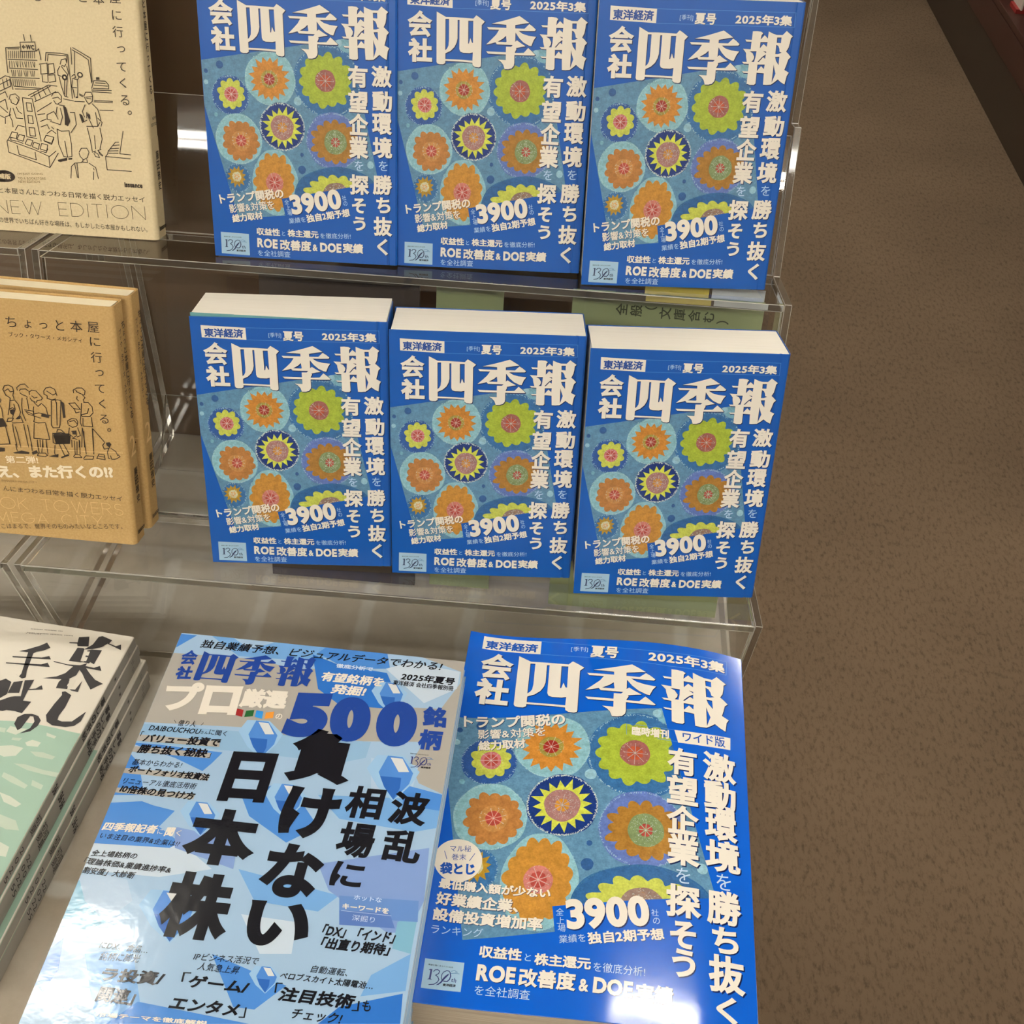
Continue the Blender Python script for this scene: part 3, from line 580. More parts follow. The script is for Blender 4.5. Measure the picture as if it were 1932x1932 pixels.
["t","バリュー投資で",3.48,174.62,48.48,177.01,6.09,"ink",0.03,0,0.2,6],
["t","勝ち抜く秘訣",3.17,166.94,43.35,168.6,6.49,"ink",0.03,0,0.2,6],
["t","」",44.09,167.32,45.48,167.32,3.5,"ink",0,0,0,6],
["t","基本からわかる!",2.89,157.67,31.18,158.75,4.16,"ink",0.005,0,0.2,6],
["t","ポートフォリオ投資法",2.6,152.62,49.06,152.62,5.05,"ink",0.03,0,0.2,6],
["t","リニューアル徹底活用術",2.03,144.55,43.59,145.97,4.17,"ink",0,0,0.2,6],
["t","10倍株の見つけ方",2.38,139.39,44.56,139.39,5.32,"ink",0.03,0,0.2,6],
["t","四季報記者",1.53,114.78,30.84,116.27,5.69,"white",0.035,0,0.2,6],
["t","に",31.5,115.11,34.45,115.36,3.14,"white",0,0,0,6],
["t","聞",35.79,115.46,40.59,115.94,5.52,"white",0.03,0,0.2,6],
["t","く",41.84,115.47,44.54,115.62,3.75,"white",0,0,0,6],
["t","いま注目の業界&企業は!?",1.92,109.1,45.71,109.1,3.61,"ink",0.005,0,0.2,6],
["t","全上場銘柄の",1.12,98.2,25.72,99.15,3.78,"ink",0.008,0,0.2,6],
["t","「理論株価&業績進捗率&",-1.03,93.18,46.28,93.18,3.96,"ink",0.012,0,0.2,6],
["t","割安度」大診断",0.49,87.84,28.25,87.84,4.05,"ink",0.012,0,0.2,6],
["g","日",57.31,138.21,83.72,139.8,57.74,171.97,"ink",0.05,0,6],
["g","本",47.19,98.87,86.68,98.98,47.28,133.47,"ink",0.05,0,6],
["g","株",47.84,56.45,84.48,56.87,48.03,93.58,"ink",0.05,0,6],
["g","負",89.55,156.14,127.64,156.66,90.6,193.86,"ink",0.05,0,6],
["g","け",94.13,120.35,125.42,120.94,95.75,153.33,"ink",0.05,0,6],
["g","な",92.81,84.8,124.87,85.07,94.18,116.72,"ink",0.05,0,6],
["g","い",92.65,57.0,126.29,58.78,93.05,81.78,"ink",0.05,0,6],
["g","波",153.38,135.83,175.0,135.83,154.91,157.26,"ink",0.035,0,6],
["g","乱",154.09,113.08,175.2,112.8,155.14,132.67,"ink",0.035,0,6],
["g","相",128.86,136.51,149.59,137.06,129.87,157.67,"ink",0.035,0,6],
["g","場",128.79,112.2,149.0,112.45,130.0,133.92,"ink",0.035,0,6],
["g","に",130.0,94.91,147.1,94.53,131.37,109.62,"ink",0.035,0,6],
["t","ホットな",145.22,89.56,160.05,89.56,2.83,"pale2",0.01,0,0,6],
["t","キーワードを",140.28,83.97,164.83,83.97,3.22,"white",0.03,0,0,6],
["l",[[140.23,81.37],[166.43,81.59]],0.2,"pale2",5,0],
["t","深掘り",146.65,78.24,158.43,78.24,3.36,"pale2",0.0,0,0,6],
["t","「DX」「インド」",133.21,69.8,170.59,69.8,6.59,"ink",0.03,0,0.2,6],
["t","「出直り期待」",133.95,62.89,169.14,62.89,6.48,"ink",0.03,0,0.2,6],
["t","自動運転、",132.18,48.73,150.68,48.73,3.86,"ink",0.005,0,0.2,6],
["t","ペロブスカイト太陽電池…",117.59,43.65,164.44,43.65,3.81,"ink",0.008,0,0.2,6],
["t","「",116.6,37.1,119.98,37.41,5.04,"ink",0,0,0,6],
["t","注目技術",119.53,34.54,156.59,34.54,7.45,"ink",0.035,0,0.2,6],
["t","」",155.98,32.58,159.35,32.83,4.91,"ink",0,0,0,6],
["t","も",160.83,33.41,165.15,33.41,5.4,"ink",0.01,0,0,6],
["t","チェック!",127.88,25.63,152.26,25.63,5.43,"ink",0.02,0,0.2,6],
["t","IPビジネス活況で",72.67,48.07,105.03,49.45,3.94,"ink",0.005,0,0.2,6],
["t","人気急上昇",76.19,43.47,96.88,43.47,4.04,"ink",0.005,0,0.2,6],
["t","「",69.89,37.01,73.9,37.33,4.88,"ink",0,0,0,6],
["t","ゲーム/",73.58,35.52,103.84,35.52,6.44,"ink",0.03,0,0.1,6],
["t","エンタメ",68.43,23.96,102.32,23.96,6.78,"ink",0.03,0,0.2,6],
["t","」",102.67,23.05,105.69,23.25,5.16,"ink",0,0,0,6],
["t","にDX、食品…",24.26,48.56,49.01,48.56,3.86,"ink",0.0,0,0.2,6],
["t","銘柄に脚光",26.32,42.66,46.2,43.79,4.37,"ink",0.005,0,0.2,6],
["t","ラ投資/",30.36,33.89,61.36,34.92,7.09,"ink",0.03,0,0.1,6],
["t","関連」",32.02,24.0,50.57,24.0,8.0,"ink",0.03,0,0.1,6],
["t","市場テーマを徹底解説",34.67,14.12,88.83,15.95,2.48,"white",0.03,0,0,6],
["t","業績を聞くあなたの130年",159.31,183.53,170.11,183.53,0.81,"ink",0,0,0,5],
["p",[[160.37,181.42],[161.41,181.53],[161.5,176.93],[162.18,176.56],[160.02,176.43],[160.74,176.91],[160.69,180.89],[159.96,181.0]],"navy2",5,0],
["l",[[162.14,180.54],[162.65,181.36],[163.69,181.61],[164.62,181.02],[164.42,179.82],[163.3,178.85],[164.33,178.22],[165.06,176.92],[164.56,175.58],[163.33,174.48],[161.28,174.02]],0.45,"navy2",5,0],
["l",[[169.28,180.77],[168.66,181.56],[167.62,181.66],[166.38,180.81],[165.87,179.6],[165.88,178.0],[166.4,176.96]],0.4,"navy2",5,0],
["l",[[169.28,180.77],[169.74,179.19],[169.49,177.59],[168.67,176.51],[167.23,176.46]],0.55,"navy2",5,0],
["p",[[164.16,174.12],[165.79,175.88],[166.61,177.76],[167.43,179.11],[168.87,180.49],[168.66,179.42],[167.43,177.52],[166.41,175.64],[165.39,174.55]],"navy2",5,0],
["l",[[169.49,181.58],[170.94,182.16],[172.38,181.41],[171.35,181.24]],0.25,"lblue2",5,0],
["l",[[169.49,180.51],[171.14,180.83],[173.21,180.77]],0.3,"lblue2",5,0],
["t","th",170.32,177.56,172.48,177.42,2.12,"navy2",0.01,0,0,5],
["t","東洋経済",167.03,174.74,172.68,174.92,1.32,"ink",0.03,0,0,5],
]
KUR = [
["p",[[-184.8,174.0],[-58.2,163.4],[-0.6,52.3],[-0.6,0.5],[-184.8,0.5]],"k_green",0.7,0],
["p",[[-58.21,163.45],[-48.67,164.87],[-35.62,165.57],[-17.99,164.85],[-8.21,163.99],[0.66,163.7],[0.26,97.55],[0.66,69.24],[-0.59,52.34]],"k_green",1,0],
["p",[[-48.86,160.61],[-42.29,160.04],[-36.37,160.74],[-41.87,154.56],[-49.55,155.81]],"k_w",2,0],
["p",[[-32.91,149.9],[-29.34,152.89],[-22.66,151.92],[-23.15,148.19],[-30.61,147.63]],"k_w",2,0],
["p",[[-48.21,144.16],[-39.97,146.23],[-31.89,145.56],[-33.92,138.87],[-41.18,136.55],[-44.82,137.62]],"k_w",2,0],
["p",[[-26.45,143.93],[-17.62,144.76],[-8.32,143.01],[-9.44,140.56],[-21.12,140.94]],"k_w2",2,0],
["p",[[-32.44,132.94],[-24.39,133.64],[-11.3,131.81],[0.94,131.58],[1.07,128.13],[-9.75,128.62],[-21.7,129.77]],"k_w2",2,0],
["p",[[-22.79,160.18],[-14.96,158.49],[-15.57,156.53],[-21.56,157.65]],"k_w",2,0],
["p",[[-35.41,125.34],[-27.59,123.4],[-15.5,118.87],[-16.39,116.14],[-27.65,119.07],[-35.16,121.91]],"k_w2",2,0],
["p",[[-30.89,110.77],[-22.52,109.03],[-13.05,105.02],[-15.28,102.1],[-24.63,104.43]],"k_w",2,0],
["p",[[-23.05,95.65],[-10.74,93.14],[-5.4,86.92],[-13.73,86.11],[-18.84,87.53]],"k_w2",2,0],
["p",[[-13.59,77.4],[-5.85,74.97],[-4.55,68.24],[-8.81,68.19]],"k_w",2,0],
["p",[[-14.7,123.32],[-5.91,120.75],[-5.76,117.37],[-13.45,119.27]],"k_w2",2,0],
["p",[[-42.93,152.04],[-36.34,152.89],[-37.42,150.38],[-42.79,150.24]],"k_w2",2,0],
["p",[[-55.56,158.34],[-50.85,158.34],[-49.83,154.83],[-53.81,154.97]],"k_w2",2,0],
["p",[[-42.96,238.11],[-37.35,239.03],[-38.57,243.85],[-31.42,245.84],[-28.0,236.86],[-35.77,235.61],[-37.11,237.79],[-42.93,237.15]],"kink",4,0],
["p",[[-24.78,246.97],[-22.39,248.21],[-13.9,245.71],[-14.84,242.51],[-9.16,240.98],[-6.13,243.2],[-4.23,238.26],[-15.9,242.08],[-18.67,238.0],[-24.04,235.11],[-30.0,233.58],[-25.89,239.21]],"kink",4,0],
["p",[[-35.18,234.34],[-30.96,234.77],[-29.75,233.95],[-27.78,223.0],[-25.15,223.01],[-27.27,233.08],[-24.51,234.69],[-17.12,235.44],[-17.28,222.0],[-20.56,223.42],[-21.02,222.08],[-25.69,222.39],[-27.48,221.82],[-35.87,221.59]],"kink",4,0],
["p",[[-46.1,219.32],[-35.35,218.37],[-26.35,219.35],[-22.24,222.04],[-22.28,219.45],[-15.92,218.98],[-12.5,221.42],[-9.48,217.4],[-21.04,217.64],[-16.87,213.87],[-10.61,209.03],[-3.46,206.64],[-6.1,204.41],[-9.84,200.18],[-17.31,207.69],[-21.52,212.42],[-24.9,215.32],[-24.98,210.2],[-29.2,205.31],[-46.58,203.34],[-37.95,206.59],[-33.31,210.57],[-30.71,217.24],[-45.74,218.56]],"kink",4,0],
["p",[[-33.27,205.3],[-27.93,206.07],[-25.69,197.5],[-20.17,198.11],[-18.74,206.4],[-17.4,196.48],[-22.33,196.69],[-23.94,197.56],[-33.72,196.89],[-34.27,202.28]],"kink",4,0],
["p",[[-28.16,194.53],[-26.17,195.43],[-20.64,193.08],[-20.05,182.47],[-21.08,174.6],[-20.35,171.43],[-16.86,170.7],[-10.38,171.99],[-4.61,181.69],[-4.62,173.13],[-7.34,168.83],[-12.67,166.83],[-21.88,166.41],[-26.92,168.71],[-29.8,173.82],[-28.59,183.68],[-26.88,191.83]],"kink",4,0],
["p",[[-58.44,234.55],[-53.9,230.35],[-57.67,226.94],[-61.75,225.06],[-63.31,223.17],[-60.33,207.19],[-58.31,201.5],[-60.53,200.24],[-68.05,203.8],[-63.37,201.49],[-62.89,204.12],[-67.42,223.39],[-74.1,223.1],[-69.52,225.61],[-62.07,230.83]],"kink",4,0],
["p",[[-76.46,217.89],[-55.86,220.69],[-51.18,222.99],[-48.67,220.36],[-75.98,216.95]],"kink",4,0],
["p",[[-78.22,211.61],[-53.37,214.75],[-49.56,217.07],[-46.24,213.6],[-77.83,210.86]],"kink",4,0],
["p",[[-74.67,195.2],[-71.18,197.91],[-66.08,195.91],[-63.95,185.42],[-67.23,180.84]],"kink",4,0],
["p",[[-64.05,186.38],[-64.6,196.21],[-58.78,198.38],[-56.35,187.92]],"kink",4,0],
["p",[[-57.75,199.09],[-51.61,200.82],[-51.32,192.38],[-47.13,193.72],[-44.41,197.25],[-41.99,193.95],[-51.46,191.36],[-50.66,182.2],[-44.76,182.4],[-46.33,171.97],[-51.9,172.78],[-57.76,172.57],[-59.84,171.2],[-62.23,171.2],[-66.31,179.08],[-60.62,183.63],[-57.93,184.66],[-53.91,185.46]],"kink",4,0],
["p",[[-44.3,171.9],[-39.25,172.9],[-34.43,171.95],[-31.08,168.83],[-30.99,164.14],[-33.89,158.91],[-39.89,156.06],[-35.15,161.45],[-34.82,167.14],[-37.46,170.88],[-39.83,170.88],[-40.86,160.32],[-42.5,158.13],[-47.23,162.8],[-47.68,168.37]],"kink",4,0],
["p",[[-28.95,232.21],[-24.93,232.49],[-24.44,228.69],[-28.39,228.63]],"k_w3",5,0],
["p",[[-28.11,227.12],[-24.13,227.29],[-23.77,223.6],[-27.57,223.26]],"k_w3",5,0],
["p",[[-27.72,205.61],[-23.57,205.43],[-23.22,203.29],[-27.36,203.46]],"k_w3",5,0],
["p",[[-27.32,202.17],[-23.24,202.28],[-22.95,199.74],[-26.99,199.73]],"k_w3",5,0],
["p",[[-76.11,244.94],[-75.37,244.98],[-75.02,244.28],[-75.77,244.24]],"k_grey",3,0],
["p",[[-74.98,245.05],[-74.24,245.1],[-73.89,244.4],[-74.63,244.36]],"k_grey",3,0],
["p",[[-73.85,245.17],[-73.1,245.21],[-72.76,244.51],[-73.5,244.47]],"k_grey",3,0],
["p",[[-72.72,245.28],[-71.97,245.32],[-71.63,244.63],[-72.37,244.59]],"k_grey",3,0],
["p",[[-71.58,245.4],[-70.84,245.44],[-70.5,244.74],[-71.24,244.7]],"k_grey",3,0],
["p",[[-70.45,245.51],[-69.71,245.55],[-69.37,244.86],[-70.11,244.82]],"k_grey",3,0],
["p",[[-69.32,245.63],[-68.58,245.67],[-68.24,244.97],[-68.98,244.93]],"k_grey",3,0],
["p",[[-68.19,245.74],[-67.45,245.78],[-67.11,245.09],[-67.85,245.05]],"k_grey",3,0],
["p",[[-65.93,245.97],[-65.19,246.01],[-64.85,245.32],[-65.59,245.27]],"k_grey",3,0],
["p",[[-64.8,246.09],[-64.05,246.13],[-63.72,245.43],[-64.46,245.39]],"k_grey",3,0],
["p",[[-63.67,246.2],[-62.92,246.24],[-62.59,245.55],[-63.33,245.5]],"k_grey",3,0],
["p",[[-62.53,246.32],[-61.79,246.36],[-61.46,245.66],[-62.2,245.62]],"k_grey",3,0],
["p",[[-61.4,246.43],[-60.66,246.47],[-60.33,245.77],[-61.07,245.73]],"k_grey",3,0],
["p",[[-60.27,246.54],[-59.53,246.59],[-59.2,245.89],[-59.94,245.85]],"k_grey",3,0],
["p",[[-59.14,246.66],[-58.4,246.7],[-58.07,246.0],[-58.81,245.96]],"k_grey",3,0],
["p",[[-58.01,246.77],[-57.27,246.82],[-56.94,246.12],[-57.68,246.08]],"k_grey",3,0],
["p",[[-55.75,247.0],[-55.01,247.04],[-54.68,246.35],[-55.42,246.31]],"k_grey",3,0],
["p",[[-54.62,247.12],[-53.88,247.16],[-53.55,246.46],[-54.29,246.42]],"k_grey",3,0],
["p",[[-53.49,247.23],[-52.75,247.27],[-52.42,246.58],[-53.16,246.54]],"k_grey",3,0],
["p",[[-76.87,241.18],[-76.13,241.23],[-75.79,240.53],[-76.53,240.49]],"k_grey",3,0],
["p",[[-75.74,241.3],[-75.0,241.34],[-74.66,240.65],[-75.4,240.61]],"k_grey",3,0],
["p",[[-74.62,241.41],[-73.87,241.46],[-73.53,240.76],[-74.27,240.72]],"k_grey",3,0],
["p",[[-73.49,241.53],[-72.75,241.57],[-72.4,240.88],[-73.15,240.84]],"k_grey",3,0],
["p",[[-72.36,241.64],[-71.62,241.68],[-71.28,240.99],[-72.02,240.95]],"k_grey",3,0],
["p",[[-70.1,241.87],[-69.36,241.91],[-69.02,241.22],[-69.76,241.18]],"k_grey",3,0],
["p",[[-68.98,241.99],[-68.24,242.03],[-67.9,241.34],[-68.64,241.29]],"k_grey",3,0],
["p",[[-67.85,242.1],[-67.11,242.14],[-66.77,241.45],[-67.51,241.41]],"k_grey",3,0],
["p",[[-66.72,242.22],[-65.98,242.26],[-65.64,241.56],[-66.38,241.52]],"k_grey",3,0],
["p",[[-65.59,242.33],[-64.85,242.37],[-64.52,241.68],[-65.26,241.64]],"k_grey",3,0],
["p",[[-64.47,242.44],[-63.73,242.49],[-63.39,241.79],[-64.13,241.75]],"k_grey",3,0],
["p",[[-63.34,242.56],[-62.6,242.6],[-62.26,241.91],[-63.0,241.87]],"k_grey",3,0],
["p",[[-62.21,242.67],[-61.47,242.71],[-61.14,242.02],[-61.88,241.98]],"k_grey",3,0],
["p",[[-59.96,242.9],[-59.22,242.94],[-58.88,242.25],[-59.62,242.21]],"k_grey",3,0],
["p",[[-58.83,243.02],[-58.09,243.06],[-57.76,242.36],[-58.5,242.32]],"k_grey",3,0],
["p",[[-57.7,243.13],[-56.96,243.17],[-56.63,242.48],[-57.37,242.44]],"k_grey",3,0],
["p",[[-56.57,243.24],[-55.84,243.29],[-55.5,242.59],[-56.24,242.55]],"k_grey",3,0],
["p",[[-55.45,243.36],[-54.71,243.4],[-54.38,242.71],[-55.12,242.67]],"k_grey",3,0],
["p",[[-54.32,243.47],[-53.58,243.52],[-53.25,242.82],[-53.99,242.78]],"k_grey",3,0],
["p",[[-53.19,243.59],[-52.45,243.63],[-52.13,242.94],[-52.86,242.9]],"k_grey",3,0],
["p",[[-52.07,243.7],[-51.33,243.74],[-51.0,243.05],[-51.74,243.01]],"k_grey",3,0],
["p",[[-49.81,243.93],[-49.08,243.97],[-48.75,243.28],[-49.49,243.24]],"k_grey",3,0],
["p",[[-48.69,244.05],[-47.95,244.09],[-47.62,243.39],[-48.36,243.35]],"k_grey",3,0],
["p",[[-47.56,244.16],[-46.82,244.2],[-46.5,243.51],[-47.24,243.47]],"k_grey",3,0],
["p",[[-46.44,244.27],[-45.7,244.32],[-45.37,243.62],[-46.11,243.58]],"k_grey",3,0],
["p",[[-45.31,244.39],[-44.57,244.43],[-44.25,243.74],[-44.98,243.7]],"k_grey",3,0],
["p",[[-44.18,244.5],[-43.44,244.54],[-43.12,243.85],[-43.86,243.81]],"k_grey",3,0],
["p",[[-77.58,240.39],[-76.84,240.43],[-76.49,239.74],[-77.23,239.7]],"k_grey",3,0],
["p",[[-75.32,240.62],[-74.58,240.66],[-74.24,239.97],[-74.98,239.93]],"k_grey",3,0],
["p",[[-74.19,240.73],[-73.45,240.77],[-73.11,240.08],[-73.85,240.04]],"k_grey",3,0],
["p",[[-73.07,240.85],[-72.33,240.89],[-71.98,240.2],[-72.72,240.16]],"k_grey",3,0],
["p",[[-71.94,240.96],[-71.2,241.0],[-70.86,240.31],[-71.6,240.27]],"k_grey",3,0],
["p",[[-70.81,241.08],[-70.07,241.12],[-69.73,240.43],[-70.47,240.38]],"k_grey",3,0],
["p",[[-69.68,241.19],[-68.94,241.23],[-68.6,240.54],[-69.34,240.5]],"k_grey",3,0],
["p",[[-68.56,241.3],[-67.82,241.35],[-67.48,240.65],[-68.22,240.61]],"k_grey",3,0],
["p",[[-67.43,241.42],[-66.69,241.46],[-66.35,240.77],[-67.09,240.73]],"k_grey",3,0],
]
TAN = [
["t","ち",-73.23,162.31,-66.25,162.31,7.09,"bink",0,0,0,6],
["t","ょ",-60.88,161.74,-56.03,161.74,5.54,"bink",0,0,0,6],
["t","っ",-50.59,161.43,-45.15,161.43,4.0,"bink",0,0,0,6],
["t","と",-39.41,162.67,-33.98,162.67,7.05,"bink",0,0,0,6],
["t","本",-29.6,163.0,-21.47,163.0,7.65,"bink",0,0,0,6],
["t","屋",-18.0,163.24,-10.19,163.24,7.34,"bink",0,0,0,6],
["t","に",-17.4,153.19,-10.45,153.19,6.18,"bink",0,0,0,6],
["t","行",-17.87,142.32,-10.26,142.32,7.51,"bink",0,0,0,6],
["t","っ",-15.95,131.22,-10.31,131.22,4.44,"bink",0,0,0,6],
["t","て",-17.39,119.99,-10.74,119.99,6.1,"bink",0,0,0,6],
["t","く",-15.86,109.01,-11.4,109.01,6.82,"bink",0,0,0,6],
["t","る",-16.57,97.73,-10.45,97.73,6.58,"bink",0,0,0,6],
["t","ブック・タワーズ・メガシティ",-72.64,153.56,-22.64,153.56,3.41,"bink",0.0,0,0,6],
["l",[[-9.63,89.94],[-9.84,89.33],[-10.29,88.86],[-10.87,88.64],[-11.42,88.75],[-11.79,89.15],[-11.88,89.73],[-11.67,90.34],[-11.22,90.81],[-10.64,91.02],[-10.1,90.92],[-9.73,90.52],[-9.63,89.94]],0.45,"bink",5,0],
["l",[[-81.34,110.31],[-82.46,113.41],[-80.86,116.1],[-77.99,116.86],[-75.39,115.63],[-74.85,112.81],[-75.9,109.52],[-75.5,107.95]],0.58,"bink",5,0],
["l",[[-81.26,112.24],[-78.68,114.06],[-77.42,111.94],[-74.85,112.81]],0.58,"bink",5,0],
["l",[[-81.34,110.31],[-80.89,109.07],[-78.89,107.97],[-78.04,107.4]],0.58,"bink",5,0],
["l",[[-78.08,107.07],[-78.61,105.42],[-75.44,106.03],[-75.54,107.62]],0.58,"bink",5,0],
["l",[[-78.7,104.77],[-79.54,100.82],[-81.29,94.81]],0.58,"bink",5,0],
["l",[[-74.86,105.76],[-73.02,103.34],[-72.23,97.59],[-73.2,94.9],[-76.06,92.03]],0.58,"bink",5,0],
["l",[[-76.15,103.06],[-75.73,99.22],[-78.41,93.12]],0.58,"bink",5,0],
["l",[[-80.12,98.82],[-77.44,100.36],[-75.73,99.22]],0.58,"bink",5,0],
["l",[[-82.95,89.44],[-81.64,92.17],[-77.86,92.52],[-79.44,90.08],[-82.64,89.46]],0.58,"bink",5,0],
["l",[[-72.66,94.3],[-71.37,89.84],[-79.3,88.79]],0.58,"bink",5,0],
["l",[[-72.27,113.68],[-72.33,115.58],[-69.55,118.05],[-66.41,118.65],[-64.26,116.3]],0.58,"bink",5,0],
["l",[[-70.8,113.17],[-70.01,114.52],[-66.24,115.17],[-64.59,113.72]],0.58,"bink",5,0],
["l",[[-70.66,111.9],[-69.27,110.75],[-66.91,110.0],[-65.79,109.14]],0.58,"bink",5,0],
["l",[[-69.61,108.15],[-70.6,102.92],[-70.83,96.42],[-69.31,91.34]],0.58,"bink",5,0],
["l",[[-66.5,108.43],[-66.12,106.54],[-66.02,100.1]],0.58,"bink",5,0],
["l",[[-63.99,111.22],[-64.05,113.13],[-62.02,114.59],[-59.0,114.22],[-55.29,109.44],[-56.07,108.08],[-59.27,107.16],[-60.05,105.8]],0.58,"bink",5,0],
["l",[[-62.55,110.39],[-60.89,108.94],[-58.94,109.75]],0.58,"bink",5,0],
["l",[[-64.0,108.66],[-63.0,106.82],[-60.63,106.07]],0.58,"bink",5,0],
["l",[[-61.61,105.66],[-59.17,102.98],[-56.39,105.48]],0.58,"bink",5,0],
["l",[[-62.33,102.37],[-63.06,99.07],[-62.78,93.89],[-63.74,91.19],[-60.72,90.49],[-55.65,91.28]],0.58,"bink",5,0],
["l",[[-55.85,104.89],[-53.67,102.51],[-53.05,97.38]],0.58,"bink",5,0],
["l",[[-69.19,99.48],[-62.74,99.1],[-63.07,96.47],[-68.38,98.59],[-66.79,96.46],[-58.38,94.29]],0.58,"bink",5,0],
["l",[[-63.66,96.74],[-59.15,98.12],[-51.26,96.89]],0.58,"bink",5,0],
["l",[[-63.59,89.9],[-65.32,78.53],[-54.06,78.58],[-55.41,90.64]],0.58,"bink",5,0],
["l",[[-62.96,77.42],[-63.33,71.93]],0.58,"bink",5,0],
["l",[[-61.06,77.6],[-61.42,72.11]],0.58,"bink",5,0],
["l",[[-59.16,77.78],[-59.52,72.28]],0.58,"bink",5,0],
["l",[[-56.63,78.01],[-56.98,72.52]],0.58,"bink",5,0],
["l",[[-53.74,112.14],[-53.73,114.69],[-51.91,117.08],[-48.74,117.99],[-45.84,116.66],[-44.82,112.29]],0.58,"bink",5,0],
["l",[[-51.57,114.88],[-49.86,113.76],[-47.57,112.37],[-45.6,113.5]],0.58,"bink",5,0],
["l",[[-53.12,112.19],[-51.68,111.36],[-51.92,109.42],[-48.61,108.75],[-46.05,109.62]],0.58,"bink",5,0],
["l",[[-49.31,108.05],[-51.49,89.69],[-50.47,87.82],[-46.07,88.23],[-45.14,90.93],[-42.48,108.66],[-44.89,109.09],[-48.65,108.43]],0.58,"bink",5,0],
["l",[[-45.74,107.09],[-47.41,90.07]],0.58,"bink",5,0],
["l",[[-46.21,108.33],[-45.89,105.79]],0.58,"bink",5,0],
["l",[[-32.85,115.27],[-32.95,117.17],[-30.31,119.0],[-26.62,119.32],[-24.7,117.27],[-25.28,114.68],[-26.58,113.92]],0.58,"bink",5,0],
["l",[[-31.1,117.34],[-30.62,116.11],[-26.51,114.57]],0.58,"bink",5,0],
["l",[[-30.66,112.92],[-31.18,110.96],[-30.09,109.77]],0.58,"bink",5,0],
["l",[[-26.03,113.33],[-25.21,112.45],[-26.61,110.73],[-26.17,109.17]],0.58,"bink",5,0],
["l",[[-37.12,107.22],[-32.74,107.93],[-29.54,103.39],[-34.13,103.63],[-37.12,107.22]],0.58,"bink",5,0],
["l",[[-33.82,103.65],[-32.94,100.5],[-30.38,101.38]],0.58,"bink",5,0],
["l",[[-28.13,108.03],[-29.06,102.15],[-30.6,93.57],[-29.94,91.02]],0.58,"bink",5,0],
["l",[[-26.51,108.81],[-23.42,109.09],[-20.97,106.1],[-20.81,101.6],[-23.26,98.79],[-28.86,98.28],[-29.34,99.53],[-24.89,100.91],[-23.58,104.58]],0.58,"bink",5,0],
["l",[[-28.38,97.03],[-29.01,91.1],[-22.2,91.07],[-22.39,98.22]],0.58,"bink",5,0],
["l",[[-29.77,89.72],[-31.66,74.89]],0.58,"bink",5,0],
["l",[[-28.8,87.19],[-29.77,75.06]],0.58,"bink",5,0],
["l",[[-22.65,89.72],[-23.47,75.65]],0.58,"bink",5,0],
["l",[[-22.06,89.45],[-15.19,80.54]],0.58,"bink",5,0],
["l",[[-39.5,91.45],[-39.52,94.06],[-36.52,95.96],[-33.44,95.92],[-32.4,94.06],[-33.0,91.39]],0.58,"bink",5,0],
["l",[[-38.03,93.54],[-34.79,94.81],[-33.17,92.68]],0.58,"bink",5,0],
["l",[[-38.95,90.84],[-36.62,89.42],[-34.05,90.31],[-33.0,91.39]],0.58,"bink",5,0],
["l",[[-38.85,88.89],[-40.0,84.18],[-37.39,82.44]],0.58,"bink",5,0],
["l",[[-32.9,89.44],[-31.66,83.63],[-34.29,82.4]],0.58,"bink",5,0],
["l",[[-37.58,86.38],[-34.41,87.0],[-34.49,83.37],[-37.54,81.11],[-34.47,80.73]],0.58,"bink",5,0],
["l",[[-38.32,79.71],[-38.61,74.24]],0.58,"bink",5,0],
["l",[[-32.97,80.21],[-33.56,74.71]],0.58,"bink",5,0],
["l",[[-48.34,84.73],[-47.48,86.78],[-45.01,86.68],[-42.2,83.98]],0.58,"bink",5,0],
["l",[[-51.25,83.8],[-51.81,76.47],[-50.03,75.64],[-40.19,76.88],[-38.82,83.63],[-45.24,84.69],[-51.29,83.47]],0.58,"bink",5,0],
["l",[[-49.68,78.66],[-49.36,76.03]],0.58,"bink",5,0],
["l",[[-79.12,87.82],[-79.2,82.54],[-78.28,70.53]],0.58,"bink",5,0],
["l",[[-77.49,86.0],[-76.75,82.11],[-75.73,70.77]],0.58,"bink",5,0],
["l",[[-71.23,88.54],[-70.0,71.3]],0.58,"bink",5,0],
["l",[[-68.48,88.14],[-67.46,71.54]],0.58,"bink",5,0],
["l",[[-84.44,85.36],[-83.32,72.87]],0.58,"bink",5,0],
["l",[[-86.49,102.13],[-85.15,98.37],[-85.34,92.49]],0.58,"bink",5,0],
["l",[[-85.85,106.7],[-84.78,105.51],[-85.68,103.49]],0.58,"bink",5,0],
["p",[[-87.95,91.6],[-85.43,91.83],[-83.13,85.81],[-88.92,84.62]],"bink",4,0],
["p",[[-79.58,98.22],[-76.94,99.43],[-75.91,97.9],[-78.19,94.77],[-79.58,95.95]],"bink",4,0],
["p",[[-42.52,108.34],[-40.53,106.91],[-40.69,96.23],[-42.42,95.75]],"bink",4,0],
["p",[[-51.14,82.16],[-39.21,82.94],[-40.18,77.02],[-49.99,75.97]],"bink",4,0],
["p",[[-57.31,97.97],[-51.88,96.84],[-52.74,94.81],[-57.91,95.64]],"bink",4,0],
["p",[[-37.3,86.08],[-34.44,86.67],[-34.61,84.02],[-37.21,84.11]],"bink",4,0],
["p",[[-75.98,92.69],[-72.93,94.6],[-72.92,92.31],[-75.48,91.75]],"bink",4,0],
["p",[[-82.04,65.97],[-75.43,68.27],[-69.87,67.45],[-70.36,66.06],[-80.85,65.41]],"bink",4,0],
["p",[[-68.27,67.6],[-64.56,69.62],[-63.58,67.37],[-67.89,65.62]],"bink",4,0],
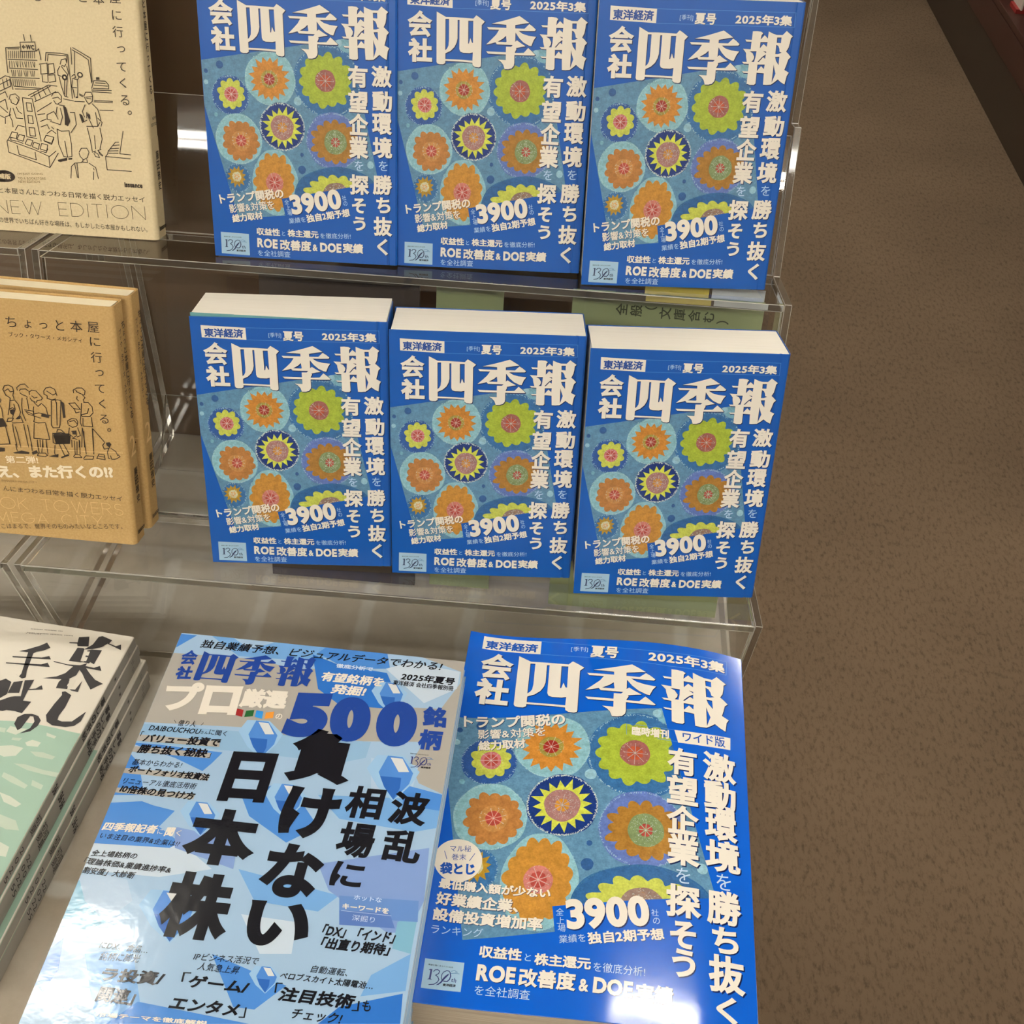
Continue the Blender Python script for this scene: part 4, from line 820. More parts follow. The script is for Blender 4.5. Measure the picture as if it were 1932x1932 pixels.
["p",[[-56.23,65.71],[-49.03,68.06],[-49.66,65.32],[-53.76,65.27]],"bink",4,0],
["p",[[-47.71,65.84],[-42.05,68.72],[-41.56,67.42],[-47.2,64.88]],"bink",4,0],
["p",[[-14.0,80.0],[-11.46,80.57],[-10.36,79.02],[-11.86,76.36],[-13.88,78.03]],"bink",4,0],
["p",[[-91.07,69.15],[-87.29,69.17],[-87.66,66.45],[-91.55,65.75]],"bink",4,0],
["p",[[-50.94,83.85],[-39.33,84.59],[-40.51,76.87],[-50.03,75.65]],"bink",4,0],
["l",[[-14.94,79.92],[-16.58,77.77],[-15.75,74.86],[-11.88,76.22]],0.58,"bink",5,0],
["l",[[-12.57,75.49],[-13.77,72.71],[-13.28,68.08],[-12.37,67.83]],0.58,"bink",5,0],
["l",[[-10.96,75.97],[-7.73,73.95],[-6.47,70.73]],0.58,"bink",5,0],
["l",[[-11.82,70.22],[-11.14,67.61],[-8.93,67.82]],0.58,"bink",5,0],
["l",[[-6.09,71.43],[-4.95,70.2],[-7.63,68.27],[-9.56,67.76]],0.58,"bink",5,0],
["l",[[-19.9,70.8],[-16.18,70.48],[-15.91,66.82],[-21.82,67.27],[-19.9,70.8]],0.58,"bink",5,0],
["l",[[-20.07,69.11],[-16.03,68.82]],0.58,"bink",5,0],
["l",[[-64.43,65.61],[-63.58,67.37],[-58.49,67.85],[-57.1,66.3],[-58.81,65.13],[-64.47,65.27]],0.58,"bink",5,0],
["l",[[-38.47,67.05],[-37.01,68.86],[-33.88,68.82],[-32.51,66.93],[-37.91,66.43]],0.58,"bink",5,0],
["l",[[-31.32,66.38],[-29.52,68.56],[-23.86,68.76],[-24.73,66.32],[-31.07,65.73]],0.58,"bink",5,0],
["l",[[-50.78,74.58],[-51.81,68.47],[-51.09,66.53]],0.58,"bink",5,0],
["l",[[-47.54,75.55],[-44.74,67.13]],0.58,"bink",5,0],
["l",[[-44.37,75.85],[-41.41,68.78]],0.58,"bink",5,0],
["l",[[-36.5,79.24],[-36.97,69.2]],0.58,"bink",5,0],
["l",[[-34.68,78.74],[-35.71,69.32]],0.58,"bink",5,0],
["l",[[-32.72,79.59],[-33.49,69.52]],0.58,"bink",5,0],
["l",[[-29.53,89.11],[-29.06,69.94]],0.58,"bink",5,0],
["l",[[-22.33,89.77],[-23.69,70.45]],0.58,"bink",5,0],
["l",[[-79.27,72.59],[-78.62,67.97]],0.58,"bink",5,0],
["l",[[-67.82,73.66],[-67.78,68.99]],0.58,"bink",5,0],
["l",[[-63.04,76.77],[-62.94,67.43]],0.58,"bink",5,0],
["l",[[-59.24,77.12],[-60.95,68.29]],0.58,"bink",5,0],
["l",[[-56.71,77.36],[-56.66,67.35]],0.58,"bink",5,0],
["l",[[-83.54,78.19],[-83.04,72.58],[-90.74,71.52]],0.58,"bink",5,0],
["l",[[-90.82,70.98],[-71.85,71.62],[-46.73,71.63],[-21.64,72.11],[-2.82,73.08]],0.35,"n_lt",5,0],
["t","第二弾!",-88.18,60.33,-64.57,61.89,5.87,"n_w",0.02,0,0,6],
["t","え、また行くの!?",-95.31,50.13,-11.12,57.83,10.4,"n_w",0.05,0,0,6],
["t","んにまつわる日常を描く脱力エッセイ",-93.13,37.13,-6.6,37.13,4.09,"bink",0.005,0,0,6],
["s","OK TOWERS",-96.84,25.38,-7.21,28.23,8.92,0.32,"n_lt",6],
["s","MEGA CITY",-101.73,13.59,-23.01,17.16,8.32,0.32,"n_lt",6],
["t","こはまるで、世界そのものみたいなところです。",-98.88,6.02,-8.76,14.68,4.36,"n_ink2",0,0,0,6],
["t","BOOK TOWERS MEGA CITY",-102.47,42.44,-67.4,44.23,1.41,"n_ink3",0,0,0,6],
]
CREAM = [
["t","本",-29.08,157.22,-21.73,157.22,6.36,"bink",0,0,0,6],
["t","屋",-17.97,158.84,-10.65,158.84,7.01,"bink",0,0,0,6],
["t","に",-17.43,148.21,-11.16,148.21,5.95,"bink",0,0,0,6],
["t","行",-18.11,138.11,-11.06,138.11,6.84,"bink",0,0,0,6],
["t","っ",-16.14,127.28,-10.76,127.28,3.81,"bink",0,0,0,6],
["t","て",-17.52,116.2,-11.14,116.2,5.75,"bink",0,0,0,6],
["t","く",-16.63,106.08,-12.24,106.08,6.24,"bink",0,0,0,6],
["t","る",-17.3,94.93,-11.21,94.93,6.61,"bink",0,0,0,6],
["t","と",-38.5,157.62,-33.36,157.62,5.36,"bink",0,0,0,6],
["t","っ",-47.65,157.44,-42.49,157.44,3.35,"bink",0,0,0,6],
["t","ょ",-58.64,157.13,-54.22,157.13,4.03,"bink",0,0,0,6],
["t","ち",-69.32,156.57,-63.42,156.57,5.38,"bink",0,0,0,6],
["l",[[-10.41,87.02],[-10.62,86.43],[-11.11,85.98],[-11.74,85.79],[-12.33,85.91],[-12.74,86.3],[-12.85,86.87],[-12.63,87.46],[-12.14,87.91],[-11.52,88.1],[-10.92,87.98],[-10.51,87.59],[-10.41,87.02]],0.5,"bink",5,0],
["l",[[-78.81,132.7],[-78.36,128.97]],0.52,"bink",5,0],
["l",[[-74.0,132.63],[-73.91,128.89]],0.52,"bink",5,0],
["l",[[-81.73,127.75],[-71.59,128.48],[-71.59,122.85],[-81.8,121.9],[-81.73,127.75]],0.52,"bink",5,0],
["l",[[-92.0,123.72],[-82.54,124.61]],0.52,"bink",5,0],
["l",[[-92.0,123.72],[-92.73,116.07],[-92.82,107.7]],0.52,"bink",5,0],
["l",[[-90.59,123.11],[-83.06,123.55]],0.52,"bink",5,0],
["l",[[-71.22,122.87],[-69.53,124.34],[-68.94,117.48]],0.52,"bink",5,0],
["l",[[-91.55,116.49],[-71.63,116.97]],0.52,"bink",5,0],
["l",[[-91.22,110.94],[-72.04,111.03]],0.52,"bink",5,0],
["l",[[-91.32,104.98],[-71.65,105.46]],0.52,"bink",5,0],
["l",[[-89.85,99.43],[-71.73,99.1]],0.52,"bink",5,0],
["l",[[-89.34,97.69],[-73.35,98.3]],0.52,"bink",5,0],
["l",[[-66.02,116.96],[-64.96,122.2],[-55.24,122.43],[-50.11,121.7],[-50.45,115.8],[-50.29,104.63],[-50.42,94.01]],0.52,"bink",5,0],
["l",[[-64.51,117.05],[-63.59,121.25],[-50.95,120.96],[-51.41,117.13]],0.52,"bink",5,0],
["l",[[-47.7,126.31],[-48.19,115.93]],0.52,"bink",5,0],
["l",[[-46.2,126.4],[-40.24,123.31],[-34.97,120.52],[-35.52,105.51]],0.52,"bink",5,0],
["l",[[-46.74,124.99],[-41.11,122.23],[-36.59,119.39],[-35.98,104.78]],0.52,"bink",5,0],
["l",[[-45.32,124.39],[-46.97,110.43]],0.52,"bink",5,0],
["l",[[-70.44,114.61],[-65.06,115.63],[-65.85,103.69]],0.52,"bink",5,0],
["l",[[-69.78,113.96],[-70.14,108.35],[-65.92,108.95]],0.52,"bink",5,0],
["l",[[-64.4,114.97],[-60.58,115.54],[-60.58,109.62],[-64.83,108.67],[-64.4,114.97]],0.52,"bink",5,0],
["l",[[-69.47,107.69],[-69.65,103.47],[-66.27,103.32]],0.52,"bink",5,0],
["l",[[-64.92,107.96],[-60.71,108.56],[-60.49,104.37],[-65.13,103.38]],0.52,"bink",5,0],
["l",[[-56.1,115.46],[-55.0,118.3],[-51.91,119.17],[-51.49,116.43]],0.52,"bink",5,0],
["l",[[-55.06,114.83],[-53.26,114.24],[-52.33,115.68]],0.52,"bink",5,0],
["l",[[-56.65,114.04],[-58.51,111.14],[-58.48,108.35],[-56.3,107.78]],0.52,"bink",5,0],
["l",[[-55.52,114.11],[-53.6,111.43],[-51.97,109.44]],0.52,"bink",5,0],
["l",[[-51.75,114.33],[-51.12,110.18],[-52.14,108.03]],0.52,"bink",5,0],
["l",[[-57.86,107.33],[-57.09,101.4],[-55.59,95.12]],0.52,"bink",5,0],
["l",[[-52.22,107.32],[-53.29,101.63],[-54.44,95.19]],0.52,"bink",5,0],
["l",[[-54.33,105.44],[-55.41,96.55]],0.52,"bink",5,0],
["l",[[-55.59,95.12],[-53.39,94.54]],0.52,"bink",5,0],
["l",[[-49.11,108.21],[-47.05,109.73],[-46.54,107.66],[-48.94,106.46]],0.52,"bink",5,0],
["l",[[-47.43,106.55],[-45.2,106.34],[-43.36,109.25]],0.52,"bink",5,0],
["l",[[-49.03,105.76],[-49.95,101.12],[-46.58,100.97]],0.52,"bink",5,0],
["l",[[-45.58,106.31],[-45.86,100.66]],0.52,"bink",5,0],
["l",[[-49.28,100.46],[-48.81,94.82]],0.52,"bink",5,0],
["l",[[-45.9,100.31],[-46.95,94.57]],0.52,"bink",5,0],
["l",[[-36.37,101.24],[-34.31,106.29],[-26.41,106.41],[-24.4,104.07],[-24.66,101.59],[-35.23,101.31]],0.52,"bink",5,0],
["l",[[-33.33,104.94],[-26.56,105.0]],0.52,"bink",5,0],
["l",[[-34.24,103.48],[-25.23,103.32]],0.52,"bink",5,0],
["l",[[-36.49,100.17],[-22.88,100.64]],0.52,"bink",5,0],
["l",[[-36.23,99.13],[-23.04,99.07]],0.52,"bink",5,0],
["l",[[-49.13,92.09],[-42.3,92.22]],0.52,"bink",5,0],
["l",[[-35.34,93.5],[-22.84,93.69]],0.52,"bink",5,0],
["l",[[-35.43,92.64],[-22.93,92.83]],0.52,"bink",5,0],
["l",[[-56.57,93.28],[-49.87,92.26]],0.52,"bink",5,0],
["l",[[-32.22,87.4],[-23.08,87.68]],0.52,"bink",5,0],
["l",[[-45.13,97.17],[-42.97,96.24]],0.52,"bink",5,0],
["l",[[-45.22,96.46],[-43.06,95.52]],0.52,"bink",5,0],
["l",[[-94.52,90.61],[-93.34,93.54],[-89.79,94.47],[-87.41,92.47],[-87.72,90.31]],0.52,"bink",5,0],
["l",[[-93.37,90.68],[-93.3,88.54],[-90.04,87.31],[-88.2,89.57]],0.52,"bink",5,0],
["l",[[-89.33,92.36],[-88.1,90.29],[-89.56,88.05]],0.52,"bink",5,0],
["l",[[-94.2,84.9],[-95.98,80.46],[-94.57,76.93]],0.52,"bink",5,0],
["l",[[-90.25,85.86],[-89.12,83.05],[-87.01,81.74]],0.52,"bink",5,0],
["l",[[-92.66,84.99],[-91.27,78.58],[-86.69,78.5]],0.52,"bink",5,0],
["l",[[-94.57,76.93],[-94.43,72.57]],0.52,"bink",5,0],
["l",[[-85.16,92.25],[-78.37,91.95],[-75.93,64.2]],0.52,"bink",5,0],
["l",[[-85.16,92.25],[-85.65,66.53],[-78.8,65.86]],0.52,"bink",5,0],
["l",[[-82.93,89.17],[-79.52,89.02],[-79.49,83.64],[-82.9,83.79],[-82.93,89.17]],0.52,"bink",5,0],
["l",[[-82.91,80.91],[-79.88,80.73],[-79.8,75.66],[-83.23,75.81],[-82.91,80.91]],0.52,"bink",5,0],
["l",[[-83.24,72.9],[-79.42,72.77],[-79.38,67.29],[-83.21,67.42],[-83.24,72.9]],0.52,"bink",5,0],
["l",[[-80.76,93.95],[-66.12,101.56],[-60.13,101.22]],0.52,"bink",5,0],
["l",[[-79.37,92.96],[-64.69,100.94]],0.52,"bink",5,0],
["l",[[-76.69,90.27],[-61.33,97.61]],0.52,"bink",5,0],
["l",[[-76.02,83.85],[-65.3,90.25]],0.52,"bink",5,0],
["l",[[-76.79,95.25],[-75.83,91.04]],0.52,"bink",5,0],
["l",[[-73.54,96.87],[-72.53,93.02]],0.52,"bink",5,0],
["l",[[-70.21,99.2],[-68.47,95.05]],0.52,"bink",5,0],
["l",[[-66.97,100.81],[-65.24,96.66]],0.52,"bink",5,0],
["l",[[-99.91,103.06],[-94.98,105.82],[-92.03,105.29],[-90.92,97.24]],0.52,"bink",5,0],
["l",[[-100.44,99.5],[-92.29,103.52],[-92.14,99.29],[-101.08,95.2]],0.52,"bink",5,0],
["l",[[-97.24,103.22],[-96.93,97.58]],0.52,"bink",5,0],
["l",[[-94.47,104.09],[-94.05,99.17]],0.52,"bink",5,0],
["l",[[-101.39,93.05],[-96.48,95.48],[-95.47,91.98]],0.52,"bink",5,0],
["l",[[-102.14,88.0],[-97.21,90.45],[-96.62,84.03]],0.52,"bink",5,0],
["l",[[-101.69,85.88],[-96.93,81.85]],0.52,"bink",5,0],
["l",[[-103.33,80.01],[-99.01,78.1],[-99.54,74.44]],0.52,"bink",5,0],
["l",[[-98.9,78.84],[-94.83,80.53]],0.52,"bink",5,0],
["l",[[-64.75,94.56],[-62.95,96.8],[-59.85,97.34],[-57.88,94.98],[-58.32,91.39],[-60.79,89.81]],0.52,"bink",5,0],
["l",[[-64.17,93.17],[-60.26,94.12],[-58.91,92.78]],0.52,"bink",5,0],
["l",[[-63.58,91.78],[-62.32,89.71],[-60.46,89.47]],0.52,"bink",5,0],
["l",[[-60.12,89.13],[-56.38,88.65]],0.52,"bink",5,0],
["l",[[-61.83,87.6],[-63.23,82.48],[-62.06,79.66]],0.52,"bink",5,0],
["l",[[-59.62,87.01],[-58.8,81.31],[-60.97,76.1],[-67.64,77.87]],0.52,"bink",5,0],
["l",[[-69.39,82.1],[-64.49,84.56],[-63.23,82.48]],0.52,"bink",5,0],
["l",[[-69.39,82.1],[-69.76,79.18],[-66.77,78.65]],0.52,"bink",5,0],
["l",[[-63.65,73.03],[-60.74,71.75],[-55.28,72.45]],0.52,"bink",5,0],
["l",[[-63.65,73.03],[-63.78,62.75],[-61.28,54.76],[-58.6,54.56],[-59.23,65.25]],0.52,"bink",5,0],
["l",[[-55.33,72.09],[-54.84,63.32],[-55.43,55.14],[-58.21,54.59]],0.52,"bink",5,0],
["l",[[-53.07,84.54],[-50.0,84.73],[-49.79,76.8],[-54.3,71.05]],0.52,"bink",5,0],
["l",[[-42.25,95.92],[-40.83,98.49],[-37.03,98.72],[-36.17,96.29],[-36.94,92.69],[-39.43,90.75],[-40.76,92.46],[-41.95,95.23]],0.52,"bink",5,0],
["l",[[-41.19,95.28],[-36.59,95.91]],0.52,"bink",5,0],
["l",[[-40.51,94.61],[-37.51,94.44]],0.52,"bink",5,0],
["l",[[-42.15,90.23],[-44.55,85.78],[-43.44,82.25]],0.52,"bink",5,0],
["l",[[-37.1,91.25],[-33.68,87.89],[-32.17,80.78]],0.52,"bink",5,0],
["l",[[-41.57,85.25],[-41.98,81.62]],0.52,"bink",5,0],
["l",[[-35.45,85.62],[-34.87,76.99]],0.52,"bink",5,0],
["l",[[-42.6,76.15],[-34.91,76.63],[-33.09,79.28]],0.52,"bink",5,0],
["l",[[-34.31,82.09],[-31.56,79.37],[-32.6,76.77]],0.52,"bink",5,0],
["l",[[-46.68,83.86],[-45.39,78.52],[-42.15,80.17]],0.52,"bink",5,0],
["l",[[-41.65,84.52],[-39.32,78.17],[-38.11,75.34]],0.52,"bink",5,0],
["l",[[-42.34,75.08],[-41.24,67.85],[-40.6,59.78]],0.52,"bink",5,0],
["l",[[-33.49,75.63],[-32.74,68.38],[-35.0,61.62]],0.52,"bink",5,0],
["l",[[-37.9,70.25],[-38.1,61.42]],0.52,"bink",5,0],
["l",[[-40.68,59.04],[-38.27,59.93]],0.52,"bink",5,0],
["l",[[-36.67,60.4],[-34.27,61.29]],0.52,"bink",5,0],
["l",[[-39.6,58.37],[-38.68,56.2],[-36.03,55.62],[-36.92,58.17],[-39.13,59.14]],0.52,"bink",5,0],
["l",[[-36.33,60.05],[-33.54,57.27],[-33.97,56.87],[-35.4,57.89],[-36.33,60.05]],0.52,"bink",5,0],
["l",[[-50.01,58.45],[-48.16,61.16],[-44.27,61.4],[-43.01,58.89],[-44.6,55.08],[-47.5,53.41],[-49.58,55.51]],0.52,"bink",5,0],
["l",[[-50.1,57.7],[-49.58,55.51]],0.52,"bink",5,0],
["l",[[-47.89,53.38],[-48.45,51.85]],0.52,"bink",5,0],
["l",[[-45.12,53.93],[-44.94,52.08]],0.52,"bink",5,0],
["l",[[-49.23,51.8],[-44.98,51.7]],0.52,"bink",5,0],
["l",[[-56.63,48.34],[-54.01,50.75],[-49.28,51.43]],0.52,"bink",5,0],
["l",[[-56.63,48.34],[-57.97,40.35]],0.52,"bink",5,0],
["l",[[-54.1,50.0],[-53.21,41.04]],0.52,"bink",5,0],
["l",[[-52.45,50.85],[-52.47,40.71]],0.52,"bink",5,0],
["l",[[-43.85,51.4],[-39.5,48.69],[-38.37,41.24]],0.52,"bink",5,0],
["l",[[-41.11,48.21],[-40.84,47.1]],0.52,"bink",5,0],
["l",[[-41.4,45.57],[-41.99,40.25]],0.52,"bink",5,0],
["l",[[-17.56,74.44],[-21.39,59.15]],0.52,"bink",5,0],
["l",[[-21.39,59.15],[-13.71,58.9]],0.52,"bink",5,0],
["l",[[-23.7,66.74],[-29.34,60.5],[-29.89,58.98]],0.52,"bink",5,0],
["l",[[-23.7,66.74],[-21.38,66.89]],0.52,"bink",5,0],
["l",[[-25.86,64.4],[-21.18,65.07]],0.52,"bink",5,0],
["l",[[-28.02,62.06],[-21.79,62.82]],0.52,"bink",5,0],
["l",[[-28.95,60.52],[-22.35,61.09]],0.52,"bink",5,0],
["l",[[-29.11,59.03],[-22.51,59.45]],0.52,"bink",5,0],
["l",[[-29.93,58.61],[-31.68,56.64],[-14.35,56.26]],0.52,"bink",5,0],
["l",[[-31.68,56.64],[-31.46,47.7],[-14.4,47.67]],0.52,"bink",5,0],
["l",[[-100.09,62.69],[-97.71,65.78]],0.52,"bink",5,0],
["l",[[-100.09,62.69],[-100.0,55.29],[-72.01,46.61],[-64.91,56.76]],0.52,"bink",5,0],
["l",[[-93.49,60.15],[-92.76,54.26],[-81.13,51.27],[-81.21,56.47]],0.52,"bink",5,0],
["l",[[-72.01,46.61],[-71.83,54.1]],0.52,"bink",5,0],
["l",[[-99.59,63.45],[-81.01,57.97],[-71.44,54.12],[-66.28,58.16]],0.52,"bink",5,0],
["l",[[-97.71,65.78],[-95.68,69.21],[-91.9,68.71],[-93.2,64.96],[-97.37,65.43]],0.52,"bink",5,0],
["l",[[-92.86,64.61],[-90.89,67.67],[-87.1,67.18],[-88.78,63.39],[-92.91,64.24]],0.52,"bink",5,0],
["l",[[-87.43,62.0],[-85.46,65.08],[-81.72,64.21],[-83.78,60.39],[-87.48,61.63]],0.52,"bink",5,0],
["l",[[-82.61,60.46],[-81.09,63.14],[-77.35,62.27],[-78.62,58.49],[-82.66,60.09]],0.52,"bink",5,0],
["l",[[-77.4,58.94],[-75.74,62.74],[-71.6,61.89],[-72.91,57.74],[-77.4,58.94]],0.52,"bink",5,0],
["l",[[-73.89,65.06],[-71.91,68.49],[-66.67,67.35],[-68.74,63.18],[-73.94,64.69]],0.52,"bink",5,0],
["l",[[-93.19,70.46],[-90.78,73.89],[-86.29,73.08]],0.52,"bink",5,0],
["l",[[-97.04,65.09],[-97.25,63.6],[-93.46,63.1]],0.52,"bink",5,0],
["l",[[-92.68,63.15],[-88.99,61.91]],0.52,"bink",5,0],
["l",[[-77.21,57.47],[-73.45,56.59],[-71.94,59.28]],0.52,"bink",5,0],
["l",[[-73.6,64.35],[-68.83,62.44],[-66.81,66.24]],0.52,"bink",5,0],
["l",[[-74.67,73.8],[-70.23,75.53],[-69.06,72.69]],0.52,"bink",5,0],
["l",[[-67.33,74.25],[-65.97,72.88]],0.52,"bink",5,0],
["l",[[-75.93,81.7],[-70.83,82.73]],0.52,"bink",5,0],
["l",[[-74.58,77.44],[-70.53,79.14]],0.52,"bink",5,0],
["l",[[-70.99,69.65],[-67.61,72.05],[-64.79,70.03]],0.52,"bink",5,0],
["l",[[-90.42,121.74],[-90.84,117.22]],0.4,"bink",5,0],
["l",[[-89.06,121.82],[-89.48,117.3]],0.4,"bink",5,0],
["l",[[-87.7,121.9],[-88.12,117.38]],0.4,"bink",5,0],
["l",[[-86.35,121.98],[-86.76,117.47]],0.4,"bink",5,0],
["l",[[-84.99,122.06],[-85.4,117.55]],0.4,"bink",5,0],
["l",[[-83.63,122.14],[-84.04,117.63]],0.4,"bink",5,0],
["l",[[-82.28,122.22],[-82.68,117.71]],0.4,"bink",5,0],
["l",[[-80.92,122.3],[-81.32,117.79]],0.4,"bink",5,0],
["l",[[-79.57,122.38],[-79.97,117.87]],0.4,"bink",5,0],
["l",[[-78.21,122.46],[-78.61,117.95]],0.4,"bink",5,0],
["l",[[-76.86,122.54],[-77.25,118.03]],0.4,"bink",5,0],
["l",[[-75.5,122.62],[-75.89,118.11]],0.4,"bink",5,0],
["l",[[-74.15,122.7],[-74.53,118.19]],0.4,"bink",5,0],
["l",[[-72.8,122.78],[-73.18,118.27]],0.4,"bink",5,0],
["l",[[-90.57,115.51],[-91.3,111.43]],0.4,"bink",5,0],
["l",[[-89.14,115.52],[-89.41,111.54]],0.4,"bink",5,0],
["l",[[-87.71,115.54],[-87.51,111.65]],0.4,"bink",5,0],
["l",[[-86.28,115.55],[-85.62,111.76]],0.4,"bink",5,0],
["l",[[-84.86,115.57],[-85.54,111.77]],0.4,"bink",5,0],
["l",[[-83.43,115.58],[-83.64,111.88]],0.4,"bink",5,0],
["l",[[-82.0,115.6],[-81.75,111.99]],0.4,"bink",5,0],
["l",[[-80.58,115.61],[-79.86,112.1]],0.4,"bink",5,0],
["l",[[-79.15,115.63],[-79.78,112.11]],0.4,"bink",5,0],
["l",[[-77.72,115.64],[-77.89,112.22]],0.4,"bink",5,0],
["l",[[-76.3,115.66],[-76.0,112.33]],0.4,"bink",5,0],
["l",[[-74.87,115.67],[-74.1,112.45]],0.4,"bink",5,0],
["l",[[-73.45,115.68],[-74.03,112.45]],0.4,"bink",5,0],
["l",[[-90.25,109.81],[-89.85,105.77]],0.4,"bink",5,0],
["l",[[-88.82,109.83],[-89.01,105.82]],0.4,"bink",5,0],
["l",[[-87.39,109.84],[-88.18,105.87]],0.4,"bink",5,0],
["l",[[-85.96,109.86],[-85.52,106.03]],0.4,"bink",5,0],
["l",[[-84.53,109.87],[-84.68,106.08]],0.4,"bink",5,0],
["l",[[-83.1,109.89],[-83.84,106.13]],0.4,"bink",5,0],
["l",[[-81.66,109.9],[-81.18,106.29]],0.4,"bink",5,0],
["l",[[-80.23,109.92],[-80.35,106.34]],0.4,"bink",5,0],
["l",[[-78.8,109.93],[-79.51,106.39]],0.4,"bink",5,0],
["l",[[-77.37,109.95],[-76.85,106.55]],0.4,"bink",5,0],
["l",[[-75.94,109.96],[-76.02,106.6]],0.4,"bink",5,0],
["l",[[-74.51,109.98],[-75.18,106.65]],0.4,"bink",5,0],
["l",[[-89.95,104.01],[-90.1,99.77]],0.4,"bink",5,0],
["l",[[-88.59,104.02],[-88.73,99.85]],0.4,"bink",5,0],
["l",[[-87.23,104.03],[-87.35,99.93]],0.4,"bink",5,0],
["l",[[-85.87,104.04],[-85.98,100.01]],0.4,"bink",5,0],
["l",[[-84.51,104.05],[-84.61,100.1]],0.4,"bink",5,0],
["l",[[-83.15,104.06],[-83.23,100.18]],0.4,"bink",5,0],
["l",[[-81.79,104.07],[-81.86,100.26]],0.4,"bink",5,0],
["l",[[-80.43,104.09],[-80.49,100.34]],0.4,"bink",5,0],
["l",[[-79.07,104.1],[-79.12,100.43]],0.4,"bink",5,0],
["l",[[-77.71,104.11],[-77.74,100.51]],0.4,"bink",5,0],
["l",[[-76.35,104.12],[-76.37,100.59]],0.4,"bink",5,0],
["l",[[-74.99,104.13],[-75.0,100.68]],0.4,"bink",5,0],
["p",[[-57.53,88.58],[-55.7,87.97],[-53.77,78.72],[-55.7,75.34],[-57.88,76.29],[-57.26,81.4]],"bink",4,0],
["p",[[-65.86,52.24],[-59.03,54.16],[-59.1,52.3],[-64.09,50.86],[-65.61,51.13]],"bink",4,0],
["p",[[-58.14,53.85],[-55.3,54.25],[-55.68,53.04],[-58.28,52.72]],"bink",4,0],
["p",[[-32.55,108.64],[-30.28,108.77],[-30.24,107.09],[-32.73,106.94]],"bink",4,0],
["p",[[-48.01,95.22],[-46.33,95.32],[-46.59,94.38],[-48.12,94.29]],"bink",4,0],
["p",[[-46.41,84.23],[-44.84,83.25],[-43.81,78.98],[-45.69,79.22]],"bink",4,0],
["p",[[-41.23,84.91],[-39.44,83.94],[-39.38,81.06],[-40.83,81.69]],"bink",4,0],
["e","c",-54.11,107.21,1.9,1.92,"bink",4,0,0,0.7],
["e","c",-54.11,107.21,0.76,0.78,"cream",5,0,0,0.7],
["e","c",-43.33,109.46,1.97,1.84,"bink",4,0,0,0.7],
["e","c",-43.33,109.46,1.06,0.99,"cream",5,0,0,0.7],
["t","←WC",-80.84,124.96,-72.44,124.96,3.14,"bink",0.05,0,0,6],
["e","c",-105.14,38.6,7.13,4.03,"bink",4,0,0,0.7],
["p",[[-113.64,42.06],[-104.16,42.67],[-105.35,34.49],[-114.83,34.18]],"bink",4,0],
["t","補版",-109.89,38.43,-101.0,38.43,3.86,"cream",0.03,0,0,6],
["t","I'M JUST GOING",-95.86,40.56,-77.71,41.72,1.69,"n_ink3",0,0,0,6],
["t","TO A BOOKSTORE",-95.87,37.68,-76.14,38.8,1.7,"n_ink3",0,0,0,6],
["t","NEW EDITION",-95.95,35.4,-80.62,36.24,1.7,"n_ink3",0,0,0,6],
["t","issuance",-20.22,38.21,-7.5,38.21,3.45,"bink",0.05,0,0,6],
["t","っと本屋さんにまつわる日常を描く脱力エッセイ",-116.51,28.63,-6.79,28.63,4.04,"bink",0,0,0,6],
["s","NEW EDITION",-115.83,16.98,-7.45,19.1,9.28,0.3,"bink",6],
["t","この世界でいちばん好きな場所は、もしかしたら本屋かもしれない。",-117.33,7.54,-6.7,7.54,3.98,"bink",0,0,0,6],
]

# ---------------------------------------------------------------- glyphs of Blender's built-in font
_G = {}
def glyph(ch, res=3):
    """triangles and outline edges of one character, em units"""
    if (ch, res) in _G: return _G[(ch, res)]
    cu = bpy.data.curves.new('glyph', 'FONT'); cu.body = ch; cu.size = 1; cu.resolution_u = res
    o = bpy.data.objects.new('glyph', cu)
    me = o.to_mesh(); me.calc_loop_triangles()
    v = np.array([(a.co.x, a.co.y) for a in me.vertices]).reshape(-1, 2)
    t = np.array([tuple(a.vertices) for a in me.loop_triangles], dtype=int).reshape(-1, 3)
    o.to_mesh_clear(); bpy.data.objects.remove(o); bpy.data.curves.remove(cu)
    out = []
    if len(t):
        a = v[t[:, 1]] - v[t[:, 0]]; c = v[t[:, 2]] - v[t[:, 0]]
        flip = a[:, 0] * c[:, 1] - a[:, 1] * c[:, 0] < 0
        t[flip] = t[flip][:, ::-1]
        key = {}
        q = [tuple(x) for x in np.round(v, 5)]
        seen = {}
        for tri in t:
            for i in range(3):
                seen[(q[tri[i]], q[tri[(i + 1) % 3]])] = (tri[i], tri[(i + 1) % 3])
        out = [e for k, e in seen.items() if (k[1], k[0]) not in seen]
    cu = None
    # advance
    adv = 1.0 if ord(ch) > 0x2000 else ((v[:, 0].max() + 0.08) if len(v) else 0.3)
    _G[(ch, res)] = (v, t, out, adv)
    return _G[(ch, res)]

